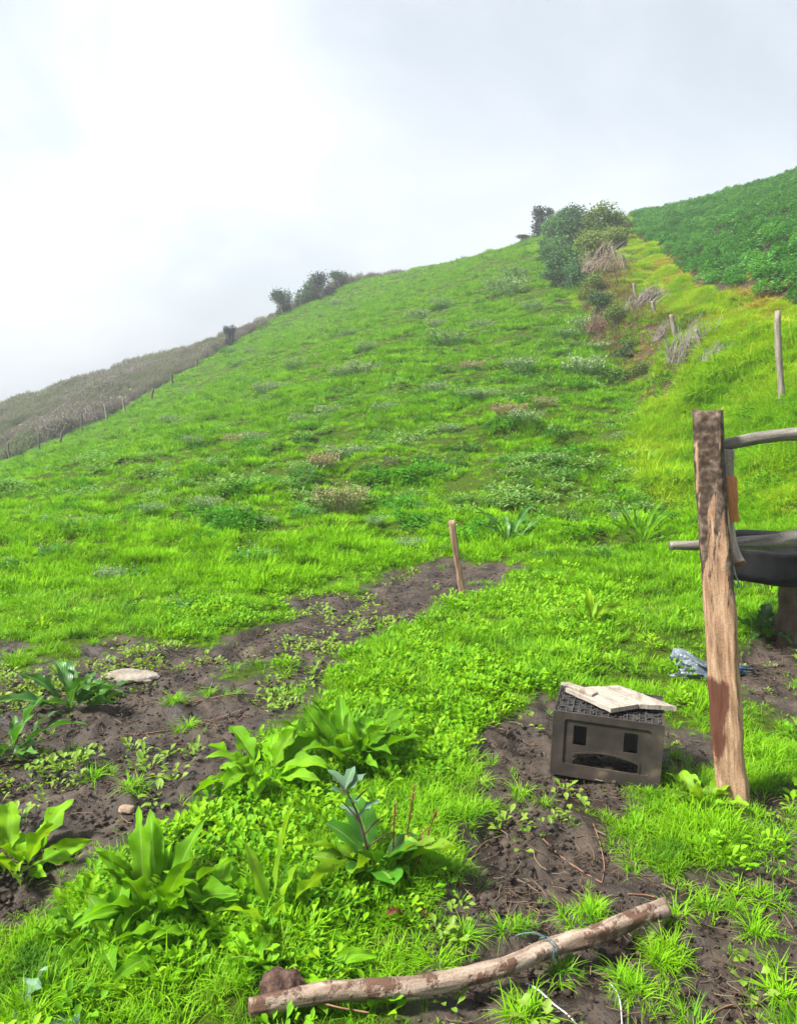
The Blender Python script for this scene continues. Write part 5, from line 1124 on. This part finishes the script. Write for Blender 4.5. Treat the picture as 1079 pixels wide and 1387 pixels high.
shrub(835, 322, 52, 40, 26, 'olive', 'low olive shrub at the top end of the orange grass strip', 0)
shrub(712, 326, 66, 24, 12, 'dark', 'tiny dark shrub on the crest left of the ridge hedge', 1)
shrub(772, 398, 37, 36, 40, 'dark', 'dark shrub at the foot of the hedge beside the pasture', 0)
shrub(758, 350, 50, 56, 34, 'mid', 'grey green shrub between the tall one and the pasture', 2)
shrub(825, 335, 49, 44, 36, 'mid', 'green shrub touching the potato field below the ridge', 0)
shrub(785, 365, 45, 60, 50, 'dark', 'dense dark green shrub in the centre of the hedge', 1)
shrub(780, 385, 39, 44, 36, 'mid', 'leafy shrub at the lower pasture end of the hedge', 2)
shrub(830, 372, 40, 40, 34, 'olive', 'olive shrub beside the pale fence post at the top of the bank', 1)
shrub(752, 318, 62, 40, 30, 'mid', 'green shrub between the dark round shrub and the tall one', 2)
shrub(758, 394, 38, 40, 28, 'dark', 'dark green shrub farthest down the pasture side of the hedge', 1)
shrub(790, 405, 36, 40, 34, 'mid', 'grey green shrub above the brown slumped bank', 0)
shrub(738, 360, 47, 40, 24, 'mid', 'rounded green shrub standing out from the hedge into the pasture', 1)
for a_, b_, w_, h_, k_, c_, d_ in ((803,412,34,20,'olive',0,'low olive scrub on the slumped bank, nearest the hedge'), (818,436,36,22,'dark',1,'dark low scrub on the edge of the slumped bank'), (832,455,34,20,'olive',1,'olive scrub halfway along the slumped bank'), (848,478,36,18,'dark',0,'dark scrub at the foot of the slumped bank'), (870,497,36,14,'olive',0,'flat olive scrub at the lowest end of the slumped bank')):
    g_ = g0(a_, b_); shrub(a_, b_, g_[1], w_ * 1.15, h_ * 1.9, k_, d_, c_)
shrub(384, 434, 70, 32, 42, 'dark', 'pointed dark shrub on the skyline, second from the fence posts', 1)
shrub(412, 419, 72, 42, 42, 'dark', 'wide dark shrub on the skyline beside the pointed one', 0)
shrub(436, 407, 73, 36, 36, 'blue', 'smaller dark shrub right of the wide one on the skyline', 1)
shrub(461, 393, 75, 28, 28, 'dark', 'small dark shrub at the highest end of the skyline row', 1)
shrub(313, 474, 62, 20, 30, 'blue', 'lone grey green shrub on the skyline over the left fence', 0)
shrub(355, 442, 68, 26, 18, 'bare', 'reddish bare bush between the skyline shrubs', 0)
# dead tangles on the bank
def tangle(px, py, wpx, hpx, seed, mat, label, n_=150, Y=None):
    g = ground(px, py); s_ = g[1] / FPX; r = np.random.default_rng(seed); mb = MB(); W_ = wpx * s_; Hh = hpx * s_
    for i in range(n_):
        b = np.array([r.uniform(-.5, .5) * W_, r.uniform(-.25, .25) * W_, 0]); tpt = b + np.array([r.normal(.12, .22) * W_, r.normal(-.15, .15) * W_, Hh * r.uniform(.1, .9) * (1 - .6 * abs(b[0]) / W_)]); md = (b + tpt) / 2 + np.array([0, 0, .15 * Hh]) + r.normal(0, .03, 3) * W_
        k0 = spline([b, md, tpt], 7)
        tube(k0, np.linspace(.008, .003, 7) * (g[1] / 20), 4, 0, i, caps=False, mb=mb)
    o = link('dead_bush', mb.mesh('dead_bush', mat), loc=g); return tag(o, label, 'dead bush')
tangle(938, 505, 72, 80, 1, TWG, 'tangle of dead grey twigs on the bank between leaning posts', 220)
tangle(812, 392, 52, 50, 2, spot_mat('pink_brown_twig', [(0.20, 0.14, 0.11), (0.36, 0.28, 0.22)], 10), 'pale brown dead fronds hanging under the hedge', 90)
tangle(862, 440, 40, 34, 7, TWG, 'grey dry scrub on the bank edge below the small tangle', 120)
tangle(905, 475, 44, 40, 8, TWG, 'grey dry scrub at the foot of the thin fence post on the bank', 130)
tangle(970, 512, 40, 36, 9, TWG, 'dry twigs at the lower end of the bank scrub line', 110)
tangle(878, 425, 30, 30, 3, TWG, 'small tangle of dead twigs at the upper bank fence', 130)
tangle(822, 445, 56, 44, 4, TWB, 'brown dried growth on the bare part of the bank', 200)

# ------------------------------------------------------------------ scrubby fallow field on the left
def scrub_clump(seed):
    r = np.random.default_rng(seed); mb = MB()
    for i in range(150):
        a = r.uniform(0, 6.283); d = .42 * math.sqrt(r.uniform()); tp = np.array([d * 1.3 * math.cos(a), d * 1.3 * math.sin(a), .75 * (1 - (d / .6) ** 2) * r.uniform(.5, 1.1)]); b = tp * (.5, .5, 0)
        tube([b, tp], (.010, .004), 3, 0, i, caps=False, mb=mb)
        for j in range(5):
            dr = r.normal(0, 1, 3); dr /= np.linalg.norm(dr); tiny_leaf(mb, b + (tp - b) * r.uniform(.5, 1.05), dr, np.array([0, 0, 1.0]), r.uniform(.06, .16), r.uniform(.012, .04))
    return mb.mesh('scrub_clump', SCRB)
SC_T = [scrub_clump(860 + i) for i in range(5)]
k_ = 15000
ysb = RNG.uniform(38, 98, k_); xsb = RNG.uniform(-1, .1, k_) * (.56 * ysb + 6)
keep = (xsb < xl(L_LEFT, ysb) - .4) & (RNG.uniform(size=k_) < .45 + .7 * (fbm(xsb * .12, ysb * .12, 88, 3) > -.05)); xsb, ysb = xsb[keep], ysb[keep]
ss_ = (0.55 + .5 * sstep(58, 80, ysb) + 1.1 * np.clip(fbm(xsb * .25, ysb * .25, 89, 2), -.4, 1) + RNG.normal(0, .12, len(xsb))).clip(.25, 1.7)
scatter('dead_scrub', np.column_stack([xsb, ysb, height(xsb, ysb)]), slope_rot(xsb, ysb, len(xsb)), np.column_stack([ss_, ss_, ss_]), RNG.integers(0, 5, len(xsb)), SC_T, 'grey brown dead scrub covering the field beyond the left fence', 'scrub')

# ------------------------------------------------------------------ potato field
def potato_mesh(seed, nl_=260):
    r = np.random.default_rng(seed); mb = MB()
    for i in range(nl_):
        a = r.uniform(0, 6.283); u = r.uniform(.05, 1); d = .30 * math.sqrt(r.uniform()); z = .40 * (1 - (d / .36) ** 2) * r.uniform(.55, 1.05) + .03
        dr = np.array([math.cos(a), math.sin(a), r.uniform(-.3, .55)]); dr /= np.linalg.norm(dr)
        nr = np.array([.4 * math.cos(a), .4 * math.sin(a), 1.0]) + r.normal(0, .35, 3); nr /= np.linalg.norm(nr)
        tiny_leaf(mb, np.array([d * math.cos(a), d * math.sin(a), z]), dr, nr, r.uniform(.06, .11), r.uniform(.035, .06))
    return mb.mesh('potato_plant', POT)
PT = [potato_mesh(900 + i) for i in range(6)]
rows = []
rd = np.array([math.sin(R(20)), math.cos(R(20))]); rn = np.array([rd[1], -rd[0]])
for i in range(-100, 150):
    for j in range(0, 290):
        q = np.array([6.0, 14.0]) + rn * (i * .55) + rd * ((j - 30) * .31) + RNG.normal(0, .05, 2); rows.append(q) if RNG.uniform() > .02 else None
q = np.array(rows); keep = (q[:, 0] > xl(L_TOP, q[:, 1]) + .30) & (q[:, 1] < 88) & (q[:, 1] > 5) & (q[:, 0] < .56 * q[:, 1] + 4) ; q = q[keep]
order = np.argsort(np.hypot(q[:, 0], q[:, 1])); q = q[order]
hz_ = height(q[:, 0], q[:, 1])
pxs = 539.5 + FPX * q[:, 0] / (q[:, 1] * cp - (hz_ - EYE) * sp)
inview = np.where((pxs < 1085))[0][:300]
sel = np.zeros(len(q), bool); sel[inview] = True
for i in inview:
    s_ = RNG.uniform(.6, 1.1)
    o = link('potato_plant', PT[i % 6], loc=(q[i, 0], q[i, 1], hz_[i]), rot=(0, 0, RNG.uniform(0, 6.28))); o.scale = (s_, s_, s_)
    tag(o, 'dark green potato plant near the lower edge of the field', 'potato plant', 'potato plants at the field edge')
qr = q[~sel]; sr = RNG.uniform(.6, 1.2, len(qr)) * (1 + .25 * fbm(qr[:, 0] * .5, qr[:, 1] * .5, 93, 2))
scatter('potato_crop', np.column_stack([qr, hz_[~sel]]), np.column_stack([np.zeros(len(qr)), np.zeros(len(qr)), RNG.uniform(0, 6.28, len(qr))]), np.column_stack([sr, sr, sr * .95]), RNG.integers(0, 6, len(qr)), PT, 'dense dark green potato crop filling the field on the ridge', 'potato crop')

# ------------------------------------------------------------------ mist on the hill
HZ = 0.0016
x0, x1_, y0, y1, z0, z1 = -330, 330, -80, 215, float(gz.min()) - 1.5, float(max(gz.max() + 4, 12))
mb = MB(); box(mb, x0, x1_, y0, y1, z0, z1)
m, t, out = newmat('mist'); pv = N(t, 'ShaderNodeVolumePrincipled', i_Density=HZ, i_Color=(0.9, 0.95, 1.0, 1)); t.links.new(pv.outputs[0], out.inputs['Volume'])
tag(link('haze', mb.mesh('haze', m, False)), kind='stuff')
